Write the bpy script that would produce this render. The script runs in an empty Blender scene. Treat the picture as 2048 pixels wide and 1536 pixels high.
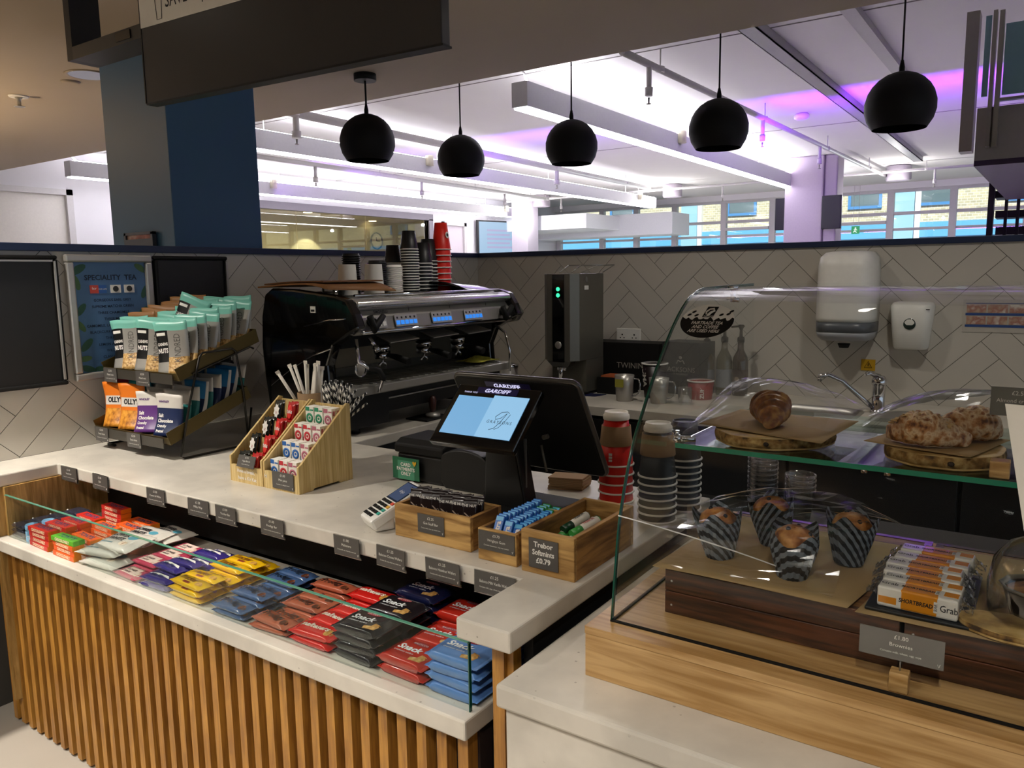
import bpy, bmesh, math, random
from mathutils import Vector, Matrix, Euler

random.seed(7)
SC = bpy.context.scene
COL = SC.collection
PI = math.pi

# ------------------------------------------------------------------ camera
YAW, PITCH, ROLL, FPX, EYE = 0.603129, 0.139397, -0.0147879, 1562.1, 1.47
_cy, _sy = math.cos(YAW), math.sin(YAW)
CF = Vector((-_sy*math.cos(PITCH), _cy*math.cos(PITCH), -math.sin(PITCH)))
_r0 = Vector((_cy, _sy, 0)); _u0 = _r0.cross(CF)
CR = _r0*math.cos(ROLL) + _u0*math.sin(ROLL)
CU = _u0*math.cos(ROLL) - _r0*math.sin(ROLL)
cam_d = bpy.data.cameras.new('camera'); cam = bpy.data.objects.new('camera', cam_d); COL.objects.link(cam)
cam.matrix_world = Matrix(((CR.x, CU.x, -CF.x, 0), (CR.y, CU.y, -CF.y, 0), (CR.z, CU.z, -CF.z, EYE), (0, 0, 0, 1)))
cam_d.sensor_width = 36.0; cam_d.lens = FPX/2048*36.0; cam_d.clip_start = 0.05; cam_d.clip_end = 200
SC.camera = cam

def at(px, py, x=None, y=None, z=None):
    """the point of the place that the photo shows at a pixel, on a known wall, shelf or floor plane"""
    d = CF*FPX + CR*(px-1024) - CU*(py-768)
    if z is not None: t = (z-EYE)/d.z
    elif y is not None: t = y/d.y
    else: t = x/d.x
    return Vector((0, 0, EYE)) + d*t

# ------------------------------------------------------------------ view, world, lights
SC.view_settings.view_transform = 'Standard'; SC.view_settings.look = 'None'
SC.view_settings.gamma = 1.0; SC.view_settings.exposure = 0.0
SC.view_settings.use_curve_mapping = False
SC.cycles.max_bounces = 10; SC.cycles.transparent_max_bounces = 24; SC.cycles.glossy_bounces = 4
SC.cycles.diffuse_bounces = 4; SC.cycles.caustics_reflective = False; SC.cycles.caustics_refractive = False
SC.cycles.use_denoising = True
world = bpy.data.worlds.new('world'); SC.world = world; world.use_nodes = True
world.node_tree.nodes['Background'].inputs[0].default_value = (0.62, 0.72, 0.85, 1)
world.node_tree.nodes['Background'].inputs[1].default_value = 0.8

def lamp(name, kind, loc, energy, color, rot=(0, 0, 0), **kw):
    l = bpy.data.lights.new(name, kind); l.energy = energy; l.color = color
    for k, v in kw.items(): setattr(l, k, v)
    o = bpy.data.objects.new(name, l); o.location = loc; o.rotation_euler = rot; COL.objects.link(o)
    return o
SOFZ, CEZ, WINY = 2.55, 3.1, 17.0
WARM = (1.0, 0.80, 0.58); NEUT = (1.0, 0.93, 0.84)
# sun on the building across the street
lamp('sun', 'SUN', (0, 0, 8), 7.5, (1, 0.96, 0.88), rot=(math.radians(48), 0, math.radians(14)), angle=0.02)
# lamps in the kiosk soffit (fittings of the customer side ones are modelled further down)
BACKL = [(-1.5, 2.75, 34), (-0.2, 2.7, 38)]
for x, y, e in BACKL: lamp('added_back_fill_lamp', 'SPOT', (x, y, SOFZ-0.012), e, NEUT, spot_size=math.radians(150), spot_blend=0.9, shadow_soft_size=0.06)  # added fill that brightens the back wall, without any fitting
DOWN = [(-2.72, 0.38, 330), (-1.8, -0.55, 230), (-0.85, -0.75, 200), (0.15, -0.4, 150), (-3.9, -0.2, 150)]
for i, (x, y, e) in enumerate(DOWN):
    lamp('downlight_lamp', 'SPOT', (x, y, SOFZ-0.012), e, NEUT if i < 4 else WARM, spot_size=math.radians(125), spot_blend=0.9, shadow_soft_size=0.05)

lamp('added_soffit_fill', 'SPOT', (-6.0, 0.7, 1.2), 480, (1, .74, .46), rot=(math.radians(180), 0, 0), spot_size=math.radians(150), spot_blend=1, shadow_soft_size=.15)  # unseen lamp added to brighten the left soffit
# ------------------------------------------------------------------ materials
def srgb(h):
    h = h.lstrip('#'); c = [int(h[i:i+2], 16)/255 for i in (0, 2, 4)]
    return tuple((v/12.92 if v <= 0.04045 else ((v+0.055)/1.055)**2.4) for v in c) + (1,)
_M = {}
def mat(key, col, rough=0.5, metal=0.0, var=0.06, scale=40, bump=0.0, coat=0.0, emit=None, spec=0.5):
    """plain coated surface with a slight procedural mottling"""
    if key in _M: return _M[key]
    m = bpy.data.materials.new(key); m.use_nodes = True; nt = m.node_tree; b = nt.nodes['Principled BSDF']
    c = srgb(col) if isinstance(col, str) else tuple(col)+(1,)
    b.inputs['Roughness'].default_value = rough; b.inputs['Metallic'].default_value = metal
    b.inputs['Coat Weight'].default_value = coat; b.inputs['Specular IOR Level'].default_value = spec
    if emit:
        b.inputs['Base Color'].default_value = (.01, .01, .01, 1); b.inputs['Emission Color'].default_value = c; b.inputs['Emission Strength'].default_value = emit
    else:
        tc = nt.nodes.new('ShaderNodeTexCoord'); nz = nt.nodes.new('ShaderNodeTexNoise'); nz.inputs['Scale'].default_value = scale
        nz.inputs['Detail'].default_value = 3
        nt.links.new(tc.outputs['Object'], nz.inputs['Vector'])
        mx = nt.nodes.new('ShaderNodeMix'); mx.data_type = 'RGBA'
        mx.inputs[6].default_value = tuple(v*(1-var) for v in c[:3])+(1,); mx.inputs[7].default_value = tuple(min(1, v*(1+var)) for v in c[:3])+(1,)
        nt.links.new(nz.outputs['Fac'], mx.inputs[0]); nt.links.new(mx.outputs[2], b.inputs['Base Color'])
        if bump:
            bp = nt.nodes.new('ShaderNodeBump'); bp.inputs['Strength'].default_value = bump; bp.inputs['Distance'].default_value = 0.004
            nt.links.new(nz.outputs['Fac'], bp.inputs['Height']); nt.links.new(bp.outputs[0], b.inputs['Normal'])
    _M[key] = m; return m

def wood(key, dark, light, axis='Z', scale=9, stretch=14, rough=0.45, coat=0.0, knots=True):
    if key in _M: return _M[key]
    m = bpy.data.materials.new(key); m.use_nodes = True; nt = m.node_tree; b = nt.nodes['Principled BSDF']
    tc = nt.nodes.new('ShaderNodeTexCoord'); mp = nt.nodes.new('ShaderNodeMapping')
    s = [stretch]*3; s['XYZ'.index(axis)] = 1.0; mp.inputs['Scale'].default_value = s
    nz = nt.nodes.new('ShaderNodeTexNoise'); nz.inputs['Scale'].default_value = scale; nz.inputs['Detail'].default_value = 7; nz.inputs['Distortion'].default_value = 0.7
    n2 = nt.nodes.new('ShaderNodeTexNoise'); n2.inputs['Scale'].default_value = 5; n2.inputs['Detail'].default_value = 2
    rp = nt.nodes.new('ShaderNodeValToRGB'); rp.color_ramp.elements[0].position = 0.40; rp.color_ramp.elements[1].position = 0.62
    rp.color_ramp.elements[0].color = srgb(dark); rp.color_ramp.elements[1].color = srgb(light)
    nt.links.new(tc.outputs['Object'], mp.inputs[0]); nt.links.new(mp.outputs[0], nz.inputs['Vector']); nt.links.new(tc.outputs['Object'], n2.inputs['Vector'])
    ad = nt.nodes.new('ShaderNodeMix'); ad.data_type = 'FLOAT'; ad.inputs[0].default_value = 0.3
    nt.links.new(nz.outputs['Fac'], ad.inputs[2]); nt.links.new(n2.outputs['Fac'], ad.inputs[3]); nt.links.new(ad.outputs[0], rp.inputs[0])
    nt.links.new(rp.outputs[0], b.inputs['Base Color'])
    bp = nt.nodes.new('ShaderNodeBump'); bp.inputs['Strength'].default_value = 0.15; bp.inputs['Distance'].default_value = 0.002
    nt.links.new(nz.outputs['Fac'], bp.inputs['Height']); nt.links.new(bp.outputs[0], b.inputs['Normal'])
    b.inputs['Roughness'].default_value = rough; b.inputs['Coat Weight'].default_value = coat
    _M[key] = m; return m

def stone(key, base, fleck, rough=0.3):
    m = bpy.data.materials.new(key); m.use_nodes = True; nt = m.node_tree; b = nt.nodes['Principled BSDF']
    tc = nt.nodes.new('ShaderNodeTexCoord')
    cl = nt.nodes.new('ShaderNodeTexNoise'); cl.inputs['Scale'].default_value = 7; cl.inputs['Detail'].default_value = 5
    vo = nt.nodes.new('ShaderNodeTexVoronoi'); vo.inputs['Scale'].default_value = 42
    n3 = nt.nodes.new('ShaderNodeTexNoise'); n3.inputs['Scale'].default_value = 60
    for n in (cl, vo, n3): nt.links.new(tc.outputs['Object'], n.inputs['Vector'])
    c = srgb(base)
    mx = nt.nodes.new('ShaderNodeMix'); mx.data_type = 'RGBA'; mx.inputs[6].default_value = tuple(v*0.86 for v in c[:3])+(1,); mx.inputs[7].default_value = tuple(min(1, v*1.08) for v in c[:3])+(1,)
    nt.links.new(cl.outputs['Fac'], mx.inputs[0])
    def ramp(src, p0, c0, p1, c1, const=False):
        r = nt.nodes.new('ShaderNodeValToRGB'); e = r.color_ramp.elements; e[0].position = p0; e[1].position = p1
        e[0].color = (c0, c0, c0, 1); e[1].color = (c1, c1, c1, 1)
        if const: r.color_ramp.interpolation = 'CONSTANT'
        nt.links.new(src, r.inputs[0]); return r
    r0 = ramp(cl.outputs['Fac'], .38, 0, .62, 1); nt.links.new(r0.outputs[0], mx.inputs[0])
    r1 = ramp(vo.outputs['Distance'], .0, 1, .10, 0, True); r2 = ramp(n3.outputs['Fac'], .50, 0, .60, .8)
    mu = nt.nodes.new('ShaderNodeMix'); mu.data_type = 'RGBA'; mu.blend_type = 'MULTIPLY'; mu.inputs[0].default_value = 1.0
    nt.links.new(r1.outputs[0], mu.inputs[6]); nt.links.new(r2.outputs[0], mu.inputs[7])
    m2 = nt.nodes.new('ShaderNodeMix'); m2.data_type = 'RGBA'; nt.links.new(mu.outputs[2], m2.inputs[0]); nt.links.new(mx.outputs[2], m2.inputs[6]); m2.inputs[7].default_value = srgb(fleck)
    nt.links.new(m2.outputs[2], b.inputs['Base Color']); b.inputs['Roughness'].default_value = rough
    return m

def thin_glass(key, tint, refl=0.05, rough=0.01, edge=1.0):
    """clear sheet: see-through with a fresnel mirror layer"""
    m = bpy.data.materials.new(key); m.use_nodes = True; nt = m.node_tree; nt.nodes.clear()
    o = nt.nodes.new('ShaderNodeOutputMaterial'); tr = nt.nodes.new('ShaderNodeBsdfTransparent'); gl = nt.nodes.new('ShaderNodeBsdfGlossy')
    tr.inputs[0].default_value = tuple(tint)+(1,); gl.inputs['Roughness'].default_value = rough; gl.inputs[0].default_value = (1, 1, 1, 1)
    fr = nt.nodes.new('ShaderNodeLayerWeight'); fr.inputs[0].default_value = 0.12
    mm = nt.nodes.new('ShaderNodeValToRGB'); e = mm.color_ramp.elements; e[0].color = (refl, refl, refl, 1); v = min(1, refl+0.75*edge); e[1].color = (v, v, v, 1)
    nt.links.new(fr.outputs['Fresnel'], mm.inputs[0])
    mx = nt.nodes.new('ShaderNodeMixShader'); nt.links.new(mm.outputs[0], mx.inputs[0]); nt.links.new(tr.outputs[0], mx.inputs[1]); nt.links.new(gl.outputs[0], mx.inputs[2])
    nt.links.new(mx.outputs[0], o.inputs[0]); return m

def striped(key, c1, c2, scale, axis='DIAG', rough=0.35, width=0.5):
    m = bpy.data.materials.new(key); m.use_nodes = True; nt = m.node_tree; b = nt.nodes['Principled BSDF']
    tc = nt.nodes.new('ShaderNodeTexCoord'); w = nt.nodes.new('ShaderNodeTexWave'); w.bands_direction = 'DIAGONAL' if axis == 'DIAG' else axis
    w.inputs['Scale'].default_value = scale; nt.links.new(tc.outputs['Object'], w.inputs['Vector'])
    rp = nt.nodes.new('ShaderNodeValToRGB'); rp.color_ramp.interpolation = 'CONSTANT'; rp.color_ramp.elements[1].position = width
    rp.color_ramp.elements[0].color = srgb(c1); rp.color_ramp.elements[1].color = srgb(c2)
    nt.links.new(w.outputs['Fac'], rp.inputs[0]); nt.links.new(rp.outputs[0], b.inputs['Base Color']); b.inputs['Roughness'].default_value = rough
    return m

def blotch(key, cols, scale=60, rough=0.6, bump=0.4):
    m = bpy.data.materials.new(key); m.use_nodes = True; nt = m.node_tree; b = nt.nodes['Principled BSDF']
    tc = nt.nodes.new('ShaderNodeTexCoord'); nz = nt.nodes.new('ShaderNodeTexNoise'); nz.inputs['Scale'].default_value = scale; nz.inputs['Detail'].default_value = 5
    nt.links.new(tc.outputs['Object'], nz.inputs['Vector']); rp = nt.nodes.new('ShaderNodeValToRGB')
    el = rp.color_ramp.elements
    while len(el) < len(cols): el.new(0.5)
    for i, c in enumerate(cols): el[i].position = 0.32+0.36*i/(len(cols)-1); el[i].color = srgb(c)
    nt.links.new(nz.outputs['Fac'], rp.inputs[0]); nt.links.new(rp.outputs[0], b.inputs['Base Color']); b.inputs['Roughness'].default_value = rough
    bp = nt.nodes.new('ShaderNodeBump'); bp.inputs['Strength'].default_value = bump; bp.inputs['Distance'].default_value = 0.003
    nt.links.new(nz.outputs['Fac'], bp.inputs['Height']); nt.links.new(bp.outputs[0], b.inputs['Normal'])
    return m

def bricks(key):
    m = bpy.data.materials.new(key); m.use_nodes = True; nt = m.node_tree; b = nt.nodes['Principled BSDF']
    tc = nt.nodes.new('ShaderNodeTexCoord'); mp = nt.nodes.new('ShaderNodeMapping'); mp.inputs['Rotation'].default_value = (PI/2, 0, 0)
    br = nt.nodes.new('ShaderNodeTexBrick'); br.inputs['Scale'].default_value = 4.0
    br.inputs['Color1'].default_value = srgb('#c9bd98'); br.inputs['Color2'].default_value = srgb('#a8a184'); br.inputs['Mortar'].default_value = srgb('#cfcabb'); br.inputs['Mortar Size'].default_value = 0.03
    nt.links.new(tc.outputs['Object'], mp.inputs[0]); nt.links.new(mp.outputs[0], br.inputs['Vector']); nt.links.new(br.outputs['Color'], b.inputs['Base Color']); b.inputs['Roughness'].default_value = 0.9
    return m

STONE = stone('pale_stone', '#c9c3b7', '#8a8378')
STONE_B = stone('pale_stone_panel', '#cfc9bd', '#8f887c', 0.5)
TILE = mat('grey_tile', '#c3beb4', 0.28, var=0.05, scale=5); GROUT = mat('dark_grout', '#3f3a33', 0.9)
NAVY = mat('navy_cap', '#1b2a4a', 0.45); BLACK = mat('black_satin', '#0b0b0c', 0.45); MATTE = mat('matte_black', '#0d0c0b', 0.62, spec=0.3)
GLOSSB = mat('gloss_black', '#060607', 0.12, coat=0.5); DARK = mat('charcoal_panel', '#2c2b2b', 0.5)
WHITE = mat('white_plastic', '#e9e7e0', 0.35); PAPERW = mat('white_paper', '#ece8dd', 0.7); CREAM = mat('cream_lid', '#f6f1e6', 0.45)
CEIL = mat('white_ceiling', '#e2dfdc', 0.9, scale=3, var=0.02); SOFF = mat('soffit_paint', '#a89b89', 0.85, scale=2, var=0.02)
WALLP = mat('white_wall', '#e2e0e2', 0.85, scale=2, var=0.02); GALV = mat('white_pipe', '#cfcccb', 0.45)
BLUEP = mat('blue_column', '#3b6488', 0.42, scale=3, var=0.04); CHROME = mat('chrome', '#cfcfd2', 0.08, 1.0); STEEL = mat('brushed_steel', '#a5a29b', 0.33, 0.6, scale=8)
DSTEEL = mat('dark_steel', '#6f6c63', 0.32, 0.55); BRONZE = mat('bronze_sheet', '#54461f', 0.4, 0.35); WIRE = mat('dark_wire', '#2a2723', 0.35, 0.6)
OAK = wood('oak_board', '#a27a44', '#cba670', 'X', 5, 14, 0.35); SLAT = wood('slat_wood', '#94642a', '#b98538', 'Z', 8, 12, 0.4)
SLATB = mat('slat_backing', '#1d0b05', 0.8); BAMBOO = wood('bamboo_ply', '#bb9c5e', '#dcc48a', 'Z', 6, 26, 0.4)
RUSTIC = wood('rustic_crate', '#86602e', '#cda463', 'X', 8, 8, 0.6); DCRATE = wood('dark_crate', '#2c170c', '#5e3620', 'X', 9, 16, 0.35, coat=0.3)
LOGW = blotch('log_face', ['#8a6a32', '#c6a567', '#d6bd86'], 25, 0.5, 0.1); BARK = blotch('bark', ['#3d2a14', '#8d6a35', '#bfa268'], 60, 0.8, 0.8)
KRAFT = mat('kraft_card', '#8d6f4c', 0.75, var=0.08, scale=80); KPAPER = mat('kraft_paper', '#a3875b', 0.8, var=0.06, scale=30)
GLASS = thin_glass('case_glass', (0.985, 0.993, 0.99), 0.003, edge=.36); SGLASS = thin_glass('screen_glass', (0.95, 0.975, 0.965), 0.006, edge=.4)
GEDGE = mat('green_glass_edge', '#12503f', 0.12, coat=0.4); GEDGEL = mat('pale_green_glass_edge', '#4f8f78', 0.15, coat=0.4)
CELLO = thin_glass('cellophane', (0.97, 0.97, 0.97), 0.06, 0.09, .8); PLASTIC = thin_glass('clear_plastic', (0.93, 0.93, 0.93), 0.10, 0.08, 1.1)
CARD = mat('grey_price_card', '#4a4744', 0.45, coat=0.25); CARDL = mat('light_grey_card', '#8b8984', 0.4); INKW = mat('white_ink', '#e4e1da', 0.6); INKB = mat('black_ink', '#0c0c10', 0.6)

# ------------------------------------------------------------------ object helpers
class B:
    """collects shapes into one mesh; mi is the material slot of what comes next"""
    def __init__(s): s.bm = bmesh.new(); s.mi = 0
    def _f(s, vs, sm=False):
        try:
            f = s.bm.faces.new(vs); f.material_index = s.mi; f.smooth = sm; return f
        except ValueError: return None
    def box(s, x0, x1, y0, y1, z0, z1, M=None):
        c = [Vector((x, y, z)) for z in (z0, z1) for y in (y0, y1) for x in (x0, x1)]
        if M is not None: c = [M @ v for v in c]
        v = [s.bm.verts.new(p) for p in c]
        for q in ((0, 2, 3, 1), (4, 5, 7, 6), (0, 1, 5, 4), (2, 6, 7, 3), (0, 4, 6, 2), (1, 3, 7, 5)): s._f([v[i] for i in q])
        return s
    def prism(s, pts, vec, M=None, smooth=False):
        """closed polygon pts (3D) swept by vec"""
        a = [Vector(p) for p in pts]; b = [p+Vector(vec) for p in a]
        if M is not None: a = [M @ p for p in a]; b = [M @ p for p in b]
        va = [s.bm.verts.new(p) for p in a]; vb = [s.bm.verts.new(p) for p in b]
        s._f(va[::-1]); s._f(vb); n = len(va)
        for i in range(n): s._f([va[i], va[(i+1) % n], vb[(i+1) % n], vb[i]], smooth)
        return s
    def strip(s, prof, vec, th, M=None):
        """open profile (3D pts) with thickness th along its side normal, swept by vec"""
        v = Vector(vec).normalized(); P_ = [Vector(p) for p in prof]; off = []
        for i, p in enumerate(P_):
            t = (P_[min(i+1, len(P_)-1)]-P_[max(i-1, 0)]).normalized(); off.append(p + t.cross(v)*th)
        s.prism(P_+off[::-1], vec, M, True); return s
    def lathe(s, prof, cx=0, cy=0, cz=0, n=24, M=None, caps=True, smooth=True, jag=None):
        rings = []
        for k, (r, z) in enumerate(prof):
            ring = []
            for i in range(n):
                a = 2*PI*i/n; rr = r*(jag(i, k) if jag else 1)
                p = Vector((cx+rr*math.cos(a), cy+rr*math.sin(a), cz+z))
                ring.append(s.bm.verts.new(M @ p if M is not None else p))
            rings.append(ring)
        for k in range(len(rings)-1):
            for i in range(n): s._f([rings[k][i], rings[k][(i+1) % n], rings[k+1][(i+1) % n], rings[k+1][i]], smooth)
        if caps: s._f(rings[0][::-1]); s._f(rings[-1])
        return s
    def tube(s, pts, r, n=8, M=None, closed=False, caps=True):
        P_ = [Vector(p) for p in pts]
        if M is not None: P_ = [M @ p for p in P_]
        rings = []; N = len(P_); prev = None
        for i, p in enumerate(P_):
            a = P_[(i-1) % N] if closed else P_[max(i-1, 0)]; b = P_[(i+1) % N] if closed else P_[min(i+1, N-1)]
            t = (b-a).normalized()
            if prev is None:
                ref = Vector((0, 0, 1)) if abs(t.z) < 0.9 else Vector((1, 0, 0)); u = t.cross(ref).normalized()
            else: u = (prev - t*prev.dot(t)).normalized()
            prev = u; w = t.cross(u); rr = r[i] if isinstance(r, (list, tuple)) else r
            rings.append([s.bm.verts.new(p + u*rr*math.cos(2*PI*k/n) + w*rr*math.sin(2*PI*k/n)) for k in range(n)])
        for i in range(N if closed else N-1):
            a, b = rings[i], rings[(i+1) % N]
            for k in range(n): s._f([a[k], a[(k+1) % n], b[(k+1) % n], b[k]], True)
        if caps and not closed: s._f(rings[0][::-1]); s._f(rings[-1])
        return s
    def grid(s, fn, nu, nv, th=0.0, smooth=True):
        """surface fn(u,v)->Vector; th gives it a second skin"""
        def lay(o):
            return [[s.bm.verts.new(fn(i/nu, j/nv)+Vector((0, 0, o))) for j in range(nv+1)] for i in range(nu+1)]
        A = lay(0)
        for i in range(nu):
            for j in range(nv): s._f([A[i][j], A[i+1][j], A[i+1][j+1], A[i][j+1]], smooth)
        if th:
            C = lay(-th)
            for i in range(nu):
                for j in range(nv): s._f([C[i][j], C[i][j+1], C[i+1][j+1], C[i+1][j]], smooth)
            for i in range(nu): s._f([A[i][0], C[i][0], C[i+1][0], A[i+1][0]]); s._f([A[i+1][nv], C[i+1][nv], C[i][nv], A[i][nv]])
            for j in range(nv): s._f([A[0][j+1], C[0][j+1], C[0][j], A[0][j]]); s._f([A[nu][j], C[nu][j], C[nu][j+1], A[nu][j+1]])
        return s
    def ball(s, cx, cy, cz, rx, ry=None, rz=None, n=14, M=None):
        ry = ry or rx; rz = rz or rx; prof = []
        T = Matrix.Translation((cx, cy, cz)) @ Matrix.Diagonal((rx, ry, rz, 1))
        if M is not None: T = M @ T
        return s.lathe([(math.sin(PI*k/(n//2+1)) or 0.001, -math.cos(PI*k/(n//2+1))) if 0 < k < n//2+1 else (0.001, -1 if k == 0 else 1) for k in range(n//2+2)], n=n, M=T)
    def mesh(s, name, mats):
        me = bpy.data.meshes.new(name); bmesh.ops.recalc_face_normals(s.bm, faces=s.bm.faces[:]); s.bm.to_mesh(me); s.bm.free()
        for m in (mats if isinstance(mats, (list, tuple)) else [mats]): me.materials.append(m)
        return me

def thing(name, label, cat, loc=(0, 0, 0), rot=(0, 0, 0), group=None):
    o = bpy.data.objects.new(name, None); COL.objects.link(o); o.location = loc; o.rotation_euler = rot; o.empty_display_size = 0.02
    o['label'] = label; o['category'] = cat
    if group: o['group'] = group
    return o
def part(name, b, mats, parent, loc=(0, 0, 0), rot=(0, 0, 0), label=None, bevel=0, kind=None):
    me = b if isinstance(b, bpy.types.Mesh) else b.mesh(name, mats)
    o = bpy.data.objects.new(name, me); COL.objects.link(o); o.parent = parent; o.location = loc; o.rotation_euler = rot
    if label: o['label'] = label
    if kind: o['kind'] = kind
    if bevel: bv(o, bevel)
    return o
def bv(o, w, seg=2):
    md = o.modifiers.new('bevel', 'BEVEL'); md.width = w; md.segments = seg; md.limit_method = 'ANGLE'; md.angle_limit = math.radians(40)
def solo(name, b, mats, label, cat, loc=(0, 0, 0), rot=(0, 0, 0), group=None, bevel=0, kind=None):
    me = b if isinstance(b, bpy.types.Mesh) else b.mesh(name, mats)
    o = bpy.data.objects.new(name, me); COL.objects.link(o); o.location = loc; o.rotation_euler = rot
    o['label'] = label; o['category'] = cat
    if group: o['group'] = group
    if kind: o['kind'] = kind
    if bevel: bv(o, bevel)
    return o
def struct(name, b, mats, label=None, parent=None, bevel=0, loc=(0, 0, 0)):
    me = b.mesh(name, mats); o = bpy.data.objects.new(name, me); COL.objects.link(o); o.parent = parent; o.location = loc
    if parent is None:
        o['kind'] = 'structure'
        if label: o['label'] = label; o['category'] = name.split('_')[0]
    if bevel: bv(o, bevel)
    return o
def dup(root, loc, rot=None, label=None, group=None):
    def cp(o, par):
        c = o.copy(); COL.objects.link(c); c.parent = par
        for ch in KIDS.get(o.name, [k for k in o.children]): cp(ch, c)
        return c
    c = cp(root, None); c.location = loc
    if rot is not None: c.rotation_euler = rot
    if label: c['label'] = label
    if group: c['group'] = group
    return c
KIDS = {}

_T = {}
def text_mesh(s, size, bold=0.0, shear=0.0, sx=1.0, align='CENTER', space=1.0):
    key = (s, size, bold, shear, sx, align, space)
    if key in _T: return _T[key]
    cu = bpy.data.curves.new('lettering', 'FONT'); cu.body = s; cu.size = size; cu.align_x = align; cu.align_y = 'CENTER'
    cu.offset = bold*size; cu.shear = shear; cu.resolution_u = 2; cu.space_character = space; cu.space_line = 0.95
    o = bpy.data.objects.new('lettering', cu); COL.objects.link(o); bpy.context.view_layer.update()
    me = bpy.data.meshes.new_from_object(o.evaluated_get(bpy.context.evaluated_depsgraph_get()))
    COL.objects.unlink(o); bpy.data.objects.remove(o)
    if sx != 1.0:
        for v in me.vertices: v.co.x *= sx
    me.name = 'lettering'; _T[key] = me; return me
def frame(origin, right, up):
    r = Vector(right).normalized(); u = Vector(up).normalized(); n = r.cross(u).normalized(); u = n.cross(r)
    return Matrix(((r.x, u.x, n.x, origin[0]), (r.y, u.y, n.y, origin[1]), (r.z, u.z, n.z, origin[2]), (0, 0, 0, 1)))
def text(s, size, m, parent, origin, right=(1, 0, 0), up=(0, 0, 1), name='lettering', **kw):
    me = text_mesh(s, size, **kw).copy(); me.materials.clear(); me.materials.append(m)
    for p in me.polygons: p.material_index = 0
    o = bpy.data.objects.new(name, me); COL.objects.link(o); o.parent = parent; o.matrix_local = frame(origin, right, up)
    return o
ORD = ['first', 'second', 'third', 'fourth', 'fifth', 'sixth', 'seventh', 'eighth', 'ninth', 'tenth', 'eleventh', 'twelfth', 'thirteenth', 'fourteenth', 'fifteenth', 'sixteenth', 'seventeenth', 'eighteenth', 'nineteenth', 'twentieth']
def level(k, n):
    if k == 0 and n > 1: return 'bottom'
    if k == n-1: return 'topmost'
    return ORD[k]+' up'
# ================================================================== THE SETTING
XL, YB = -2.93, 3.90            # faces of the two tiled walls
ZC = 0.862                      # worktop height
TT = 1.575                      # top of the tiles
FLOORM = mat('pale_floor', '#a39b8f', 0.6, scale=6, var=0.05)
struct('floor', B().box(-16, 6, -5, 4.0, -0.05, 0), FLOORM, 'pale grey floor running under the counter')
struct('floor', B().box(-16, 6, 4.0, 20, -0.05, 0), mat('bounce_floor', '#dddad4', .5), 'light floor of the large room behind')  # unseen floor, made pale to bounce light into the large room
struct('wall_front', B().box(-9, 4, -4.6, -4.5, 0, SOFZ), mat('brown_far_wall', '#5b4c3d', .85), 'unseen wall added on the customer side behind the viewer')  # added out of view to keep the bright world out of the case glass
struct('ceiling', B().box(-12, 6, -5, 3.66, SOFZ, CEZ+0.1), SOFF, 'low warm painted soffit over the counter')
b = B().box(-16, 6, 3.66, WINY+0.3, CEZ, CEZ+0.1)
struct('ceiling', b, CEIL, 'white ceiling of the large room behind')
for i, y in enumerate((5.6, 9.6)):
    struct('trim_%d' % (i+10), B().box(-10.2, 2, y, y+0.012, CEZ-0.004, CEZ), mat('ceiling_joint', '#8d8985', 0.9), 'fine %s joint line across the white ceiling' % ('nearer', 'further')[i])

def herringbone(name, to3, u0, u1, v0, v1, au, av, W=0.1022):
    b = B(); r2 = math.sqrt(2); g = 0.0011; R = int(max(u1-u0, v1-v0)/W*1.6)+8
    ci = int((((u0+u1)/2-au)-((v0+v1)/2-av))/r2/W); cj = int((((u0+u1)/2-au)+((v0+v1)/2-av))/r2/W)
    def clip(poly, ax, lim, sgn):
        out = []
        for i in range(len(poly)):
            p, q = poly[i], poly[(i+1) % len(poly)]; ip = (p[ax]-lim)*sgn >= 0; iq = (q[ax]-lim)*sgn >= 0
            if ip: out.append(p)
            if ip != iq:
                t = (lim-p[ax])/(q[ax]-p[ax]); out.append((p[0]+t*(q[0]-p[0]), p[1]+t*(q[1]-p[1])))
        return out
    for i in range(ci-R, ci+R):
        for j in range(cj-R, cj+R):
            k = (i+j+1) % 6
            if k == 0: a0, a1, b0, b1 = i, i+3, j, j+1
            elif k == 3: a0, a1, b0, b1 = i, i+1, j, j+3
            else: continue
            e = g/W
            poly = [((a+c)*W/r2+au, (c-a)*W/r2+av) for a, c in ((a0+e, b0+e), (a1-e, b0+e), (a1-e, b1-e), (a0+e, b1-e))]
            for ax, lim, sg in ((0, u0, 1), (0, u1, -1), (1, v0, 1), (1, v1, -1)):
                poly = clip(poly, ax, lim, sg)
                if len(poly) < 3: break
            if len(poly) >= 3: b.prism([to3(u, v, 0) for u, v in poly], to3(0, 0, 0.003)-to3(0, 0, 0))
    return b
bb = herringbone('back', lambda u, v, d: Vector((u, YB-d+0.003, v)), XL, 1.2, ZC, TT, -1.898, 1.517)
bb.mi = 1; bb.box(XL-0.1, 1.2, YB+0.003, YB+0.11, 0, TT)
struct('wall_back', bb, [TILE, GROUT], 'grey herringbone tiled wall behind the sink')
bb = herringbone('left', lambda u, v, d: Vector((XL+d-0.003, u, v)), 0.3, YB, ZC, TT, 1.437, 1.081)
bb.mi = 1; bb.box(XL-0.11, XL-0.003, 0.3, YB+0.11, 0, TT)
struct('wall_left', bb, [TILE, GROUT], 'grey herringbone tiled wall with the menu frames')
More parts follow.
